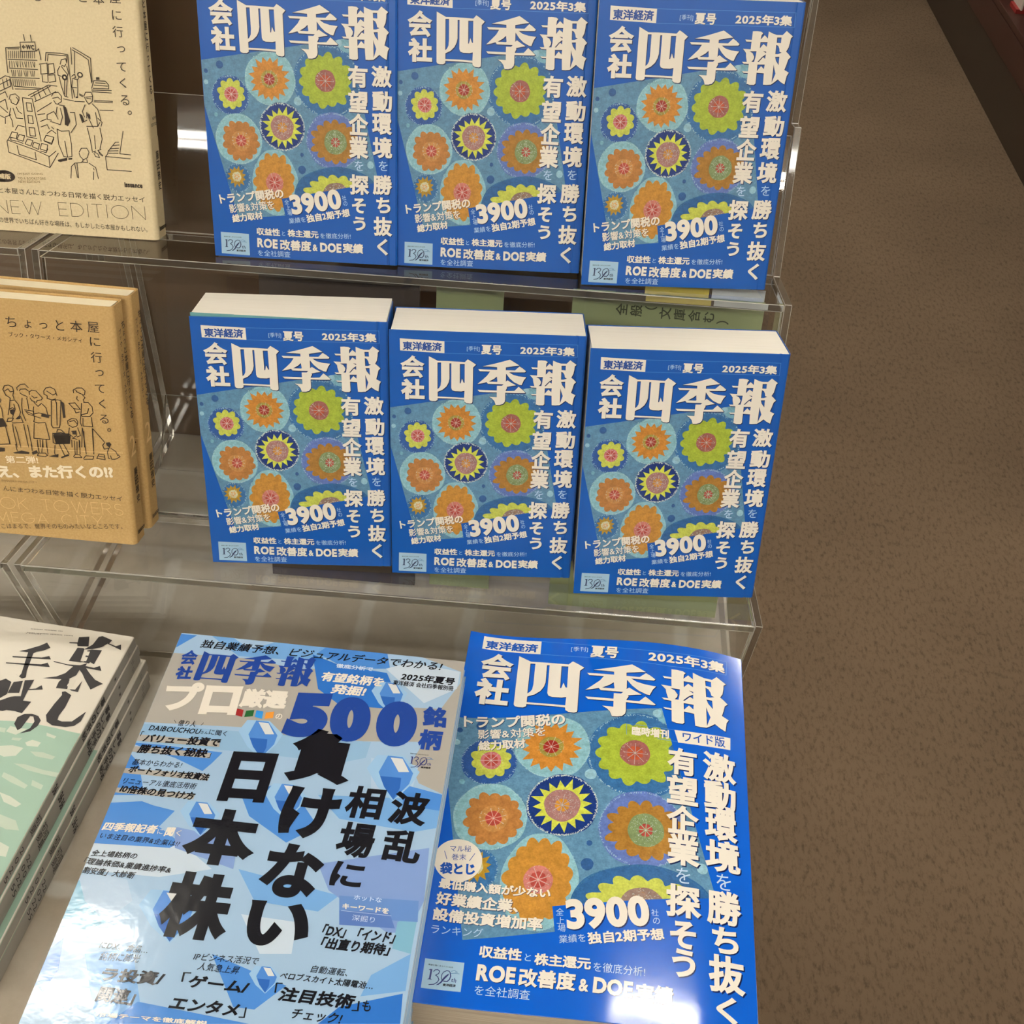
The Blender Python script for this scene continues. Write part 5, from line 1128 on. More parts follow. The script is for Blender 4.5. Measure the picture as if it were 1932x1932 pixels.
_U = {}
def heavy(ch, weight, res=3):
    """one character thickened by `weight` em, merged into one outline without overlaps"""
    weight = 0.0 if weight < 0.008 else 0.015 if weight < 0.022 else 0.035 if weight < 0.043 else 0.05 if weight < 0.07 else 0.08
    k_ = (ch, weight, res)
    if k_ in _U: return _U[k_]
    v, t, ed, adv = glyph(ch, res)
    if weight <= 0 or not len(t):
        _U[k_] = (v, t, adv); return _U[k_]
    vs = [tuple(p) for p in v]; fs = [tuple(int(i) for i in f) for f in t]
    e = np.array(ed); a = v[e[:, 0]]; b = v[e[:, 1]]; d = b - a
    ln = np.linalg.norm(d, axis=1); ok = ln > 1e-5
    a, b, d = a[ok], b[ok], d[ok] / ln[ok][:, None]; nr = np.c_[d[:, 1], -d[:, 0]]
    start = {tuple(np.round(p, 5)): i for i, p in enumerate(a)}; end = {tuple(np.round(p, 5)): i for i, p in enumerate(b)}
    def miter(i, j):                                  # outward corner between edge i and the next edge j
        cr = d[i][0] * d[j][1] - d[i][1] * d[j][0]; m_ = nr[i] + nr[j]; q = 1 + float(nr[i] @ nr[j])
        if cr < 0.02 and cr > -0.3 and q > 1: return m_ / q
        if cr < 0: return None
        m_ = m_ / max(q, 0.25); s_ = np.hypot(*m_)
        return m_ * min(1, 1.7 / s_)
    for i in range(len(a)):
        pi = end.get(tuple(np.round(a[i], 5))); ni = start.get(tuple(np.round(b[i], 5)))
        m0 = miter(pi, i) if pi is not None else None; m1 = miter(i, ni) if ni is not None else None
        m0 = nr[i] if m0 is None else m0; m1 = nr[i] if m1 is None else m1; n = len(vs); ins = nr[i] * weight * -0.03
        vs += [tuple(a[i] + ins), tuple(a[i] + m0 * weight), tuple(b[i] + m1 * weight), tuple(b[i] + ins)]; fs.append((n, n + 1, n + 2, n + 3))
    r = delaunay_2d_cdt([Vector(p) for p in vs], [], fs, 0, 1e-5)
    V = np.array([(p.x, p.y) for p in r[0]]); T = np.array([tuple(f) for f in r[2] if len(f) == 3], int).reshape(-1, 3)
    C = V[T].mean(1); src = np.array(vs); keep = np.zeros(len(T), bool)
    for size in (3, 4, 6):                            # keep the triangles that lie on one of the source pieces
        F = np.array([f for f in fs if len(f) == size], int)
        if not len(F): continue
        A = src[F]; B = np.roll(A, -1, 1); D = B - A
        cr = D[None, :, :, 0] * (C[:, None, None, 1] - A[None, :, :, 1]) - D[None, :, :, 1] * (C[:, None, None, 0] - A[None, :, :, 0])
        keep |= ((cr > -1e-7).all(2) | (cr < 1e-7).all(2)).any(1)
    _U[k_] = (V, T[keep], adv)
    return _U[k_]

def run_geo(text, weight, res=3):
    V, T, x, n = [], [], 0.0, 0
    for ch in text:
        v, t, adv = heavy(ch, weight, res)
        if len(v) and len(t): V.append(v + (x, 0)); T.append(t + n); n += len(v)
        x += adv
    return np.vstack(V), np.vstack(T)

def _arc(cx, cy, rx, ry, a0, a1, n=16):
    return [(cx + rx * math.cos(math.radians(a0 + (a1 - a0) * i / n)), cy + ry * math.sin(math.radians(a0 + (a1 - a0) * i / n))) for i in range(n + 1)]
STROKE = {'N': (0.75, [[(0, 0), (0, 1), (1, 0), (1, 1)]]), 'E': (0.5, [[(1, 1), (0, 1), (0, 0), (1, 0)], [(0, .52), (.9, .52)]]), 'W': (1.1, [[(0, 1), (.27, 0), (.5, .95), (.73, 0), (1, 1)]]),
    'D': (0.72, [[(0, 0), (0, 1), (.35, 1)] + _arc(.35, .5, .65, .5, 90, -90) + [(0, 0)]]), 'I': (0.08, [[(.5, 0), (.5, 1)]]), 'T': (0.6, [[(0, 1), (1, 1)], [(.5, 1), (.5, 0)]]), 'O': (1.0, [_arc(.5, .5, .5, .5, 0, 360, 28)]),
    'K': (0.6, [[(0, 0), (0, 1)], [(.95, 1), (0, .42)], [(.25, .58), (1, 0)]]), 'R': (0.6, [[(0, 0), (0, 1), (.5, 1)] + _arc(.5, .75, .45, .25, 90, -90) + [(0, .5)], [(.45, .5), (1, 0)]]),
    'S': (0.55, [_arc(.5, .75, .45, .25, 40, 250, 12) + _arc(.5, .25, .5, .25, 80, -150, 12)]), 'M': (0.9, [[(0, 0), (.12, 1), (.5, .1), (.88, 1), (1, 0)]]), 'G': (0.9, [_arc(.5, .5, .5, .5, 45, 340, 20) + [(1, .48), (.6, .48)]]),
    'A': (0.75, [[(0, 0), (.5, 1), (1, 0)], [(.2, .35), (.8, .35)]]), 'C': (0.85, [_arc(.5, .5, .5, .5, 45, 315, 20)]), 'Y': (0.7, [[(0, 1), (.5, .45), (1, 1)], [(.5, .45), (.5, 0)]]), ' ': (0.55, [])}

class Print:
    """flat print collected in millimetres on a cover, then laid on the cover's surface"""
    def __init__(s): s.V, s.T, s.C, s.Z, s.MI, s.n = [], [], [], [], [], 0
    def add(s, v, t, col, lv, mi=0):
        v = np.asarray(v, float); t = np.asarray(t, int)
        if not len(t): return
        a = v[t[:, 1]] - v[t[:, 0]]; c = v[t[:, 2]] - v[t[:, 0]]
        f = a[:, 0] * c[:, 1] - a[:, 1] * c[:, 0] < 0
        t[f] = t[f][:, ::-1]
        s.V.append(v); s.T.append(t + s.n); s.n += len(v)
        s.Z.append(np.full(len(v), lv)); s.C.append(np.tile(np.array([*lin(INK[col]), 1.0]), (len(t) * 3, 1))); s.MI.append(np.full(len(t), mi))
    def text(s, txt, x1, y1, x2, y2, h, col, wt, sh, sk, lv):
        wt = max(wt, 0)
        v, t = run_geo(txt, wt, 6 if h > 9 else 3)
        lo, hi = v.min(0), v.max(0)
        hh = h
        d = np.array([x2 - x1, y2 - y1], float); L = np.hypot(*d); d /= L; up = np.array([-d[1], d[0]])
        q = (v - lo) / (hi - lo)
        p = np.array([x1, y1]) + q[:, :1] * d * L + (q[:, 1:] - 0.5) * (up * hh + d * hh * sk)
        if sh:
            k = hh * 0.035
            v2, t2 = v, t.copy()
            q2 = (v2 - lo) / (hi - lo)
            p2 = np.array([x1, y1]) + q2[:, :1] * d * L + (q2[:, 1:] - 0.5) * up * hh + np.array([k, -k])
            s.add(p2, t2, 'shade', lv - 0.5)
        s.add(p, t, col, lv)
    def par(s, txt, ax, ay, bx, by, cx, cy, col, wt, sh, lv):
        v, t = run_geo(txt, wt, 8); lo, hi = v.min(0), v.max(0); q = (v - lo) / (hi - lo)
        A, B, C = np.array([ax, ay], float), np.array([bx, by], float), np.array([cx, cy], float)
        s.add(A + q[:, :1] * (B - A) + q[:, 1:] * (C - A), t, col, lv)
    def poly(s, loops, col, lv, mi=0):
        pts = [p for lp in loops for p in lp]
        t = tessellate_polygon([[Vector((p[0], p[1], 0)) for p in lp] for lp in loops])
        s.add(pts, [tuple(x) for x in t], col, lv, mi)
    def line(s, pts, w, col, lv, closed=0):
        P = np.array(pts, float)
        if closed: P = np.vstack([P, P[:1]])
        a, b = P[:-1], P[1:]; d = b - a; ln = np.linalg.norm(d, axis=1, keepdims=True); ok = ln[:, 0] > 1e-4
        a, b, d = a[ok], b[ok], d[ok] / ln[ok]
        nn = np.c_[-d[:, 1], d[:, 0]] * w / 2; ex = d * w * 0.4
        q = np.stack([a - ex + nn, a - ex - nn, b + ex - nn, b + ex + nn], 1).reshape(-1, 2); k = np.arange(len(a)) * 4
        s.add(q, np.vstack([np.c_[k, k + 1, k + 2], np.c_[k, k + 2, k + 3]]), col, lv)
    def strokes(s, txt, x1, y1, x2, y2, h, w, col, lv):
        """thin drawn capitals"""
        d = np.array([x2 - x1, y2 - y1], float); L = np.hypot(*d); d /= L; up = np.array([-d[1], d[0]]); n = len(txt)
        adv = [STROKE.get(c, (0.6, []))[0] for c in txt]; tot = sum(adv) + 0.22 * (n - 1); x = 0
        for c, a in zip(txt, adv):
            for pl in STROKE.get(c, (0, []))[1]:
                s.line([tuple(np.array([x1, y1]) + d * (x + p[0] * a) / tot * L + up * (p[1] - 0.5) * h) for p in pl], w, col, lv)
            x += a + 0.22
    def ell(s, kind, cx, cy, rx, ry, col, lv, n, seed, inner, mi=1):
        rnd = random.Random(seed * 7 + 5); ph = rnd.random() * 6.28
        def ring(k, f):
            return [(cx + rx * f(2 * math.pi * i / k) * math.cos(2 * math.pi * i / k), cy + ry * f(2 * math.pi * i / k) * math.sin(2 * math.pi * i / k)) for i in range(k)]
        if kind == 'c': s.poly([ring(40, lambda a: 1)], col, lv)
        elif kind == 'halo': s.poly([ring(44, lambda a: 1 + 0.02 * math.sin(3 * a + ph) + 0.012 * math.sin(7 * a + ph * 2))], col, lv, mi)
        elif kind in ('round', 'spike'):
            jit = [1 + 0.07 * (rnd.random() - 0.5) * 2 for _ in range(n)]
            def f(a):
                x = (a / (2 * math.pi) * n + ph) % n; i = int(x); fr = x - i
                w_ = 1 - abs(fr * 2 - 1) if kind == 'spike' else math.sin(math.pi * fr) ** 0.8
                return (inner + (1 - inner) * w_) * (1 + (jit[i % n] - 1) * w_)
            k = n * (2 if kind == 'spike' else 8)
            if kind == 'spike':
                pts = []
                for i in range(n):
                    for fr in (0.0, 0.5):
                        a = ((i + fr) - ph) / n * 2 * math.pi; r = inner * (1 + 0.05 * (rnd.random() - 0.5)) if fr == 0 else jit[i]
                        pts.append((cx + rx * r * math.cos(a), cy + ry * r * math.sin(a)))
                s.poly([pts], col, lv, mi)
            else: s.poly([ring(k, f)], col, lv, mi)
        elif kind == 'seg':
            for i in range(n):
                a0 = 2 * math.pi * (i + 0.10) / n + ph; a1 = 2 * math.pi * (i + 0.90) / n + ph
                s.poly([[(cx + rx * r * math.cos(a), cy + ry * r * math.sin(a)) for r, a in ((0.18, (a0 + a1) / 2), (0.95, a0), (1.03, (a0 + a1) / 2), (0.95, a1))]], col, lv, mi)
            for i in range(n):
                a = 2 * math.pi * i / n + ph; r = 1.2 + rnd.random() * 0.5
                s.line([(cx, cy), (cx + rx * r * math.cos(a), cy + ry * r * math.sin(a))], 0.16, 'rimw', lv + 0.015 + 0.002 * i)
            for i in range(16):
                a = rnd.random() * 6.28; r = 1.25 + rnd.random() * 0.5
                x, y = cx + rx * r * math.cos(a), cy + ry * r * math.sin(a)
                s.line([(x, y), (x + rnd.uniform(-.6, .6), y + rnd.uniform(-.6, .6))], 0.2, 'rimw', lv + 0.04)
        elif kind == 'rim':
            k = int(2 * math.pi * rx / 0.42)
            for i in range(k):
                if rnd.random() < (0.15 if col == 'rimw' else 0.5): continue
                a = 2 * math.pi * i / k; r0 = rnd.uniform(-0.35, 0.25); r1 = r0 + rnd.uniform(0.25, 0.9)
                da = rnd.uniform(-.02, .02)
                s.line([(cx + (rx - r0) * math.cos(a), cy + (ry - r0) * math.sin(a)), (cx + (rx - r1) * math.cos(a + da), cy + (ry - r1) * math.sin(a + da))], rnd.uniform(0.18, 0.5 if col == 'rimw' else 0.36), col, lv)
    def build(s, name, surf, mats, parent=None, bend=None, clip=None, unit=0.045):
        """surf(u_mm, v_mm, height_m) -> local xyz; bend = grid step in mm for curved covers"""
        V = np.vstack(s.V); T = np.vstack(s.T); Z = np.concatenate(s.Z); C = np.vstack(s.C); MI = np.concatenate(s.MI)
        me = bpy.data.meshes.new(name)
        me.vertices.add(len(V)); me.loops.add(len(T) * 3); me.polygons.add(len(T))
        co = np.c_[V, Z]
        me.vertices.foreach_set('co', co.ravel()); me.loops.foreach_set('vertex_index', T.ravel())
        me.polygons.foreach_set('loop_start', np.arange(len(T)) * 3); me.polygons.foreach_set('loop_total', np.full(len(T), 3))
        me.polygons.foreach_set('material_index', MI); me.update(calc_edges=True)
        ca = me.color_attributes.new('Col', 'FLOAT_COLOR', 'CORNER'); ca.data.foreach_set('color', C.ravel().astype(np.float32))
        if bend or clip:
            bm = bmesh.new(); bm.from_mesh(me)
            cuts = []
            if clip:
                for co_, no in (((clip[0], 0, 0), (-1, 0, 0)), ((clip[1], 0, 0), (1, 0, 0)), ((0, clip[2], 0), (0, -1, 0)), ((0, clip[3], 0), (0, 1, 0))):
                    bmesh.ops.bisect_plane(bm, geom=bm.verts[:] + bm.edges[:] + bm.faces[:], plane_co=co_, plane_no=no, clear_outer=True)
            if bend:
                x = math.ceil(V[:, 0].min() / bend) * bend
                while x < V[:, 0].max():
                    bmesh.ops.bisect_plane(bm, geom=bm.verts[:] + bm.edges[:] + bm.faces[:], plane_co=(x, 0, 0), plane_no=(1, 0, 0)); x += bend
                y = math.ceil(V[:, 1].min() / bend) * bend
                while y < V[:, 1].max():
                    bmesh.ops.bisect_plane(bm, geom=bm.verts[:] + bm.edges[:] + bm.faces[:], plane_co=(0, y, 0), plane_no=(0, 1, 0)); y += bend
            bm.to_mesh(me); bm.free()
        n = len(me.vertices); a = np.zeros(n * 3); me.vertices.foreach_get('co', a); a = a.reshape(-1, 3)
        out = surf(a[:, 0], a[:, 1], a[:, 2] * unit / 1000.0 + 0.00008)
        me.vertices.foreach_set('co', out.ravel()); me.update()
        return link(name, me, mats, parent)

def feed(P, items, want=None, tw=None, lvs=1.0):
    for it in items:
        k = it[0]
        if k == 't': P.text(*it[1:])
        elif k == 'g': P.par(it[1], *it[2:8], it[8], it[9], it[10], it[11])
        elif k == 'p': P.poly([it[1]], it[2], it[3])
        elif k == 'l': P.line(it[1], it[2], it[3], it[4], it[5])
        elif k == 's': P.strokes(*it[1:])
        elif k == 'e': P.ell(it[1], *it[2:6], it[6], it[7], it[8], it[9], it[10], mi=0)

def title(P, aff, col, lv, shade=True):
    A = np.array(aff)
    for loops in TITLE:
        L2 = [[tuple(A @ np.array([p[0], p[1], 1.0])) for p in lp] for lp in loops]
        if shade: P.poly([[(x + 0.45, y - 0.55) for x, y in lp] for lp in L2], 'shade', lv - 0.5)
        if shade:
            for lp in L2: P.line([(x + 0.2, y - 0.2) for x, y in lp], 0.5, 'shade', lv - 0.45, 1)
        P.poly(L2, col, lv)

def art(P, aff, pan, step, W, H):
    A = np.array(aff)
    f = lambda q: tuple(A @ np.array([q[0], q[1], 1.0]))
    sx = math.hypot(A[0][0], A[1][0]); sy = math.hypot(A[0][1], A[1][1])
    P.poly([[(0.1, 0.1), (W - .1, 0.1), (W - .1, H - .1), (0.1, H - .1)]], 'panel', 0.5, 1)
    rnd = random.Random(4)
    for i, it in enumerate(ART):                      # painter's order, each a little above the last
        x, y = f((it[2], it[3]))
        P.ell(it[1], x, y, it[4] * sx, it[5] * sy, it[6], 0.9 + 0.05 * i, it[8], it[9], it[10])
    # the mottled centre
    x, y = f((ART[-2][2], ART[-2][3]))
    for i in range(260):
        a, r = rnd.random() * 6.28, rnd.random() ** 0.5
        p = f((ART[-2][2] + r * math.cos(a) * ART[-2][4], ART[-2][3] + r * math.sin(a) * ART[-2][5]))
        P.line([p, (p[0] + rnd.uniform(-.9, .9), p[1] + rnd.uniform(-.5, .5))], 0.25, rnd.choice(['rimw', 'rimw', 'd_mottl', 'f_gold']), 3.8 + rnd.random() * 0.1)
    # centre disc of the navy cell: white flecks
    for ref in [i for i in ART if i[6] in ('d_mauve2', 'd_ggrn', 'd_wht')]:
        for i in range(90):
            a, r = rnd.random() * 6.28, 0.45 + 0.5 * rnd.random()
            p = f((ref[2] + r * math.cos(a) * ref[4], ref[3] + r * math.sin(a) * ref[5]))
            P.line([p, (p[0] + rnd.uniform(-.5, .5), p[1] + rnd.uniform(-.5, .5))], 0.16, 'rimw', 3.8 + rnd.random() * 0.1)

def frame(P, pan, step, W, H, col):
    """the plain blue that surrounds the tilted painting"""
    def cross(a, b, u):
        t = (u - a[0]) / (b[0] - a[0]); return (u, a[1] + t * (b[1] - a[1]))
    def meet(a, b, c, d):
        x1, y1, x2, y2 = *a, *b; x3, y3, x4, y4 = *c, *d
        den = (x1 - x2) * (y3 - y4) - (y1 - y2) * (x3 - x4)
        px = ((x1 * y2 - y1 * x2) * (x3 - x4) - (x1 - x2) * (x3 * y4 - y3 * x4)) / den
        py = ((x1 * y2 - y1 * x2) * (y3 - y4) - (y1 - y2) * (x3 * y4 - y3 * x4)) / den
        return (px, py)
    TL, TR, BR, BL = [tuple(p) for p in pan]
    s0, s1, l0, l1 = [tuple(p) for p in step]
    hole = [cross(TL, TR, 0.15), TR, meet(TR, BR, l0, l1), s0, s1, BL, cross(TL, BL, 0.15)]
    P.poly([[(0.05, 0.05), (W - .05, 0.05), (W - .05, H - .05), (0.05, H - .05)], hole], col, 4.1)

# ---------------------------------------------------------------- the room
SC.cycles.transparent_max_bounces = 24
SC.cycles.max_bounces = 14
RX0, RX1, RY0, RY1 = -5.0, 4.0, -5.0, 7.0
tag(box('floor', (RX0, RY0, -0.05), (RX1, RY1, 0), [M['carpet']]), kind='structure')
tag(box('ceiling', (RX0, RY0, CEIL), (RX1, RY1, CEIL + 0.05), [M['ceiling']]), kind='structure')
tag(box('wall_left', (RX0 - 0.05, RY0, 0), (RX0, RY1, CEIL), [M['room_wall']]), kind='structure')
tag(box('wall_right', (RX1, RY0, 0), (RX1 + 0.05, RY1, CEIL), [M['room_wall']]), kind='structure')
tag(box('wall_back', (RX0, RY1, 0), (RX1, RY1 + 0.05, CEIL), [M['room_wall']]), kind='structure')
tag(box('wall_front', (RX0, RY0 - 0.05, 0), (RX1, RY0, CEIL), [M['room_wall']]), kind='structure')

def cyl(name, p0, p1, r, mats, parent, n=12, caps=True):
    p0, p1 = Vector(p0), Vector(p1); d = (p1 - p0).normalized()
    a = d.orthogonal().normalized(); b_ = d.cross(a)
    vs = [p + (a * math.cos(2 * math.pi * i / n) + b_ * math.sin(2 * math.pi * i / n)) * r for p in (p0, p1) for i in range(n)]
    fs = [(i, (i + 1) % n, (i + 1) % n + n, i + n) for i in range(n)] + ([tuple(range(n - 1, -1, -1)), tuple(range(n, 2 * n))] if caps else [])
    return mesh(name, vs, fs, mats, parent, smooth=False)

FN = ['over the display table', 'over the aisle right of the table', 'over the far left aisle', 'behind the camera', 'behind the camera at right', 'behind the camera at left', 'beyond the table at right', 'beyond the table at left', 'added by the front wall at left to brighten that wall', 'added by the front wall at right to brighten that wall', 'added over the aisle beside the bookcase to brighten the carpet']
for (fx, fy, L), nm in zip(FIXTURES, FN):
    t = empty('ceiling_light', 'white twin tube fluorescent ceiling light ' + nm, 'ceiling light', Matrix.Translation((fx, fy, CEIL)), 'ceiling lights of the shop')
    box('housing', (-L / 2, -0.05, -0.06), (L / 2, 0.05, 0), [M['fixture']], t, 0.006)
    for s in (-0.07, 0.07):
        cyl('tube', (-L / 2 + 0.04, s, -0.085), (L / 2 - 0.04, s, -0.085), 0.019, [M['tube']], t, 10)
        for e in (-1, 1):
            box('lamp_holder', (e * (L / 2 - 0.03) - 0.015, s - 0.02, -0.11), (e * (L / 2 - 0.03) + 0.015, s + 0.02, -0.05), [M['fixture']], t)

# bookcase across the aisle
bc = empty('bookcase', 'long dark red-brown wooden bookcase across the brown carpet aisle', 'bookcase', Matrix.Translation((1.21, 1.6, 0)))
box('kick_panel', (0.0, 0, 0), (0.03, 4.6, 0.163), [M['cab_kick']], bc)
box('base_drawer', (-0.004, 0, 0.166), (0.03, 4.6, 0.252), [M['cab_red']], bc, 0.002)
box('bottom_shelf', (-0.006, 0, 0.255), (0.36, 4.6, 0.275), [M['cab_red']], bc, 0.002)
for z in (0.62, 0.98, 1.34): box('shelf', (0.0, 0, z), (0.36, 4.6, z + 0.022), [M['cab_red']], bc, 0.002)
box('back_board', (0.36, 0, 0), (0.38, 4.6, 1.75), [M['cab_red']], bc)
box('top_board', (0.0, 0, 1.73), (0.36, 4.6, 1.75), [M['cab_red']], bc)
for y in (0.0, 1.5, 3.05, 4.58): box('upright', (0.0, y, 0.275), (0.358, y + 0.02, 1.73), [M['cab_red']], bc)
t = empty('price_stand', 'small white and red price stand on the lowest shelf of the bookcase', 'price stand', Matrix.Translation((1.235, 3.62, 0.2755)))
box('card', (0.0, 0.0, 0.012), (0.004, 0.09, 0.075), [M['white_board']], t); box('foot', (-0.01, 0.01, 0), (0.03, 0.08, 0.012), [mat('red_plastic', (140, 40, 36), 0.4)], t)

# ---------------------------------------------------------------- display table with dark upright back panel
TX0, TX1, TY0, TY1 = -1.5, 0.150, 0.12, 0.86
tb = empty('display_table', 'low shop table topped with worn pale grey stone laminate under the acrylic stand', 'table', Matrix.Translation((0, 0, 0)))
box('table_top', (TX0, TY0, TABLE - 0.03), (TX1, TY1, TABLE), [M['table']], tb, 0.001)
box('cabinet_body', (TX0 + 0.02, TY0 + 0.02, 0.08), (TX1 - 0.012, TY1 - 0.01, TABLE - 0.03), [M['cab_red']], tb, 0.002)
box('kick_panel', (TX0 + 0.05, TY0 + 0.06, 0), (TX1 - 0.04, TY1 - 0.02, 0.08), [M['cab_kick']], tb)
box('back_panel', (TX0, TY1 - 0.008, TABLE + 0.001), (TX1 - 0.008, TY1 + 0.02, TABLE + 0.95), [M['wall_dark']], tb)

# ---------------------------------------------------------------- acrylic riser stands
S1 = -0.249                                         # shelves fall back by 14 degrees
def zrel(y, y0, z0): return z0 + S1 * (y - y0)
ZC = CAMZ
F1, F2 = (0.5502, -0.5880), (0.6881, -0.4192)
R1, R2 = (0.632, -0.5880 + S1 * 0.0818), (0.749, -0.4192 + S1 * 0.0609)
F3 = (0.786, -0.3385)
BASE = -0.7098
TH = 0.005
def chamfered(name, outline, x0, x1, parent, faces_big):
    """a cut acrylic sheet: outline in (y, z) swept from x0 to x1 with frosted 0.6 mm chamfers"""
    n = len(outline); vs = [(x, p[0], p[1]) for x in (x0, x1) for p in outline]
    bm = bmesh.new(); bv = [bm.verts.new(v) for v in vs]; fl = []
    fl.append(bm.faces.new(bv[:n])); fl.append(bm.faces.new(bv[n:][::-1]))
    for i in range(n): fl.append(bm.faces.new([bv[i], bv[i + n], bv[(i + 1) % n + n], bv[(i + 1) % n]]))
    for k, f in enumerate(fl): f.material_index = 0 if k in faces_big else 1
    bmesh.ops.recalc_face_normals(bm, faces=bm.faces)
    r = bmesh.ops.bevel(bm, geom=bm.edges[:], offset=0.0004, segments=1, affect='EDGES', profile=0.5, material=2)
    me = bpy.data.meshes.new(name); bm.to_mesh(me); bm.free()
    return link(name, me, [M['acrylic'], M['acrylic_edge'], M['acrylic_chamfer']], parent)
def band(name, a, b, x0, x1, parent, side=1):
    """a 5 mm sheet seen edge-on between two profile points, its thickness below or behind the line"""
    a, b = np.array(a), np.array(b); d = (b - a) / np.linalg.norm(b - a); n = np.array([d[1], -d[0]]) * side * TH
    poly = [(a[0], a[1] + ZC), (b[0], b[1] + ZC), (b[0] + n[0], b[1] + n[1] + ZC), (a[0] + n[0], a[1] + n[1] + ZC)]
    return chamfered(name, poly, x0, x1, parent, (2, 4))

def stand(label, x0, x1):
    t = empty('acrylic_stand', label, 'display stand', None, 'clear acrylic stands on the table')
    a, b = x0 + TH + 0.0003, x1 - TH - 0.0003
    band('riser', (0.5785, BASE), (F1[0] + 0.001, F1[1] - TH - 0.0008), a, b, t, 1)
    band('shelf', F1, R1, a, b, t, 1)
    band('riser', (R1[0] + 0.0012, R1[1] + 0.0004), (F2[0] + 0.001, F2[1] - TH - 0.0008), a, b, t, 1)
    band('shelf', F2, R2, a, b, t, 1)
    band('riser', (R2[0] + 0.0012, R2[1] + 0.0004), (F3[0], F3[1] - TH - 0.0008), a, b, t, 1)
    band('brace', (0.800, BASE), (0.846, -0.658), a, b, t, 1)
    prof = [(0.5785, BASE), (F1[0], F1[1] + 0.0005), (R1[0], R1[1] + 0.001), (F2[0], F2[1] + 0.0005), (R2[0], R2[1] + 0.001), (F3[0], F3[1] + 0.0005), (0.800, F3[1] - 0.003), (0.838, -0.19), (0.850, -0.19), (0.850, BASE)]
    prof = [(y, z + ZC) for y, z in prof]
    for s in ((x0, x0 + TH), (x1 - TH, x1)):
        chamfered('side_panel', prof, s[0], s[1], t, (0, 1))
    return t
stand('clear three tier acrylic stand carrying the six blue books', -0.3728, 0.1475)
stand('clear three tier acrylic stand cut off by the left edge of the photo', -0.900, -0.3772)

# ---------------------------------------------------------------- upright books
def pose(x, y, yaw, lean, z):
    ux = Vector((math.cos(yaw), math.sin(yaw), 0)); bk = Vector((-math.sin(yaw), math.cos(yaw), 0))
    up = Vector((0, 0, 1)) * math.cos(lean) + bk * math.sin(lean); n = ux.cross(up)
    m_ = Matrix.Identity(4)
    for r in range(3): m_[r][0], m_[r][1], m_[r][2], m_[r][3] = ux[r], up[r], n[r], (x, y, z + CAMZ)[r]
    return m_

def shell(name, prof, y0, y1, th, mats, parent, smooth=True):
    """a bent sheet: profile of (x, z) points extruded along y, with thickness towards the inside (right-hand side)"""
    P = [Vector((a, b_)) for a, b_ in prof]; n = len(P); inn = []
    for i in range(n):
        d1 = (P[i] - P[i - 1]).normalized() if i else (P[1] - P[0]).normalized()
        d2 = (P[i + 1] - P[i]).normalized() if i < n - 1 else d1
        d = (d1 + d2).normalized(); nn = Vector((d.y, -d.x)); inn.append(P[i] + nn * th)
    loop = P + inn[::-1]; k = len(loop)
    vs = [(p.x, y, p.y) for y in (y0, y1) for p in loop]
    fs = [(i, (i + 1) % k, (i + 1) % k + k, i + k) for i in range(k)]
    for j in (0, k):
        for i in range(n - 1): fs.append((i + j, i + 1 + j, k - 2 - i + j, k - 1 - i + j))
    bm = bmesh.new(); bv = [bm.verts.new(v) for v in vs]
    for f in fs: bm.faces.new([bv[i] for i in f])
    bmesh.ops.recalc_face_normals(bm, faces=bm.faces)
    me = bpy.data.meshes.new(name); bm.to_mesh(me); bm.free()
    return link(name, me, mats, parent)

BW, BH, BT = 0.1266, 0.182, 0.044
def flat(u, v, h): return np.c_[u / 1000.0 * 0.989, v / 1000.0, h]

def book_parts(root):
    W = BW
    prof = [(0, 0)] + [(W * k / 8, 0) for k in range(1, 7)] + [(W - 0.0075, 0), (W - 0.0068, -0.0004), (W - 0.006, -0.0004), (W - 0.0052, 0), (W - 0.0012, 0), (W - 0.0002, -0.0008), (W, -0.002), (W, -BT + 0.002), (W - 0.0002, -BT + 0.0008), (W - 0.0012, -BT), (0, -BT)]
    cv = shell('cover', prof, 0.0002, BH, 0.00035, [M['blue_semi']], root)
    box('page_block', (0.0012, 0.0006, -BT + 0.0006), (W - 0.0007, BH - 0.0004, -0.0006), [M['pages']], root)
    P = Print(); art(P, [[1, 0, 0], [0, 1, 0]], PAN, STEP, 128, 182); frame(P, PAN, STEP, 121.5, 182, 'blue')
    P.build('cover_artwork', flat, [M['ink_semi'], M['art_semi']], cv, clip=(0.2, 121, 0.2, 181.6))
    P = Print(); title(P, [[1, 0, 0], [0, 1, 0]], 'white', 6); P.build('cover_title', flat, [M['ink_semi']], cv)
    P = Print(); feed(P, [i for i in STD if i[0] != 'T']); P.build('cover_lettering', flat, [M['ink_semi']], cv)
    return cv

def copy_tree(o, parent=None):
    c = o.copy(); COL.objects.link(c); c.parent = parent
    for ch in list(o.children): copy_tree(ch, c)
    return c

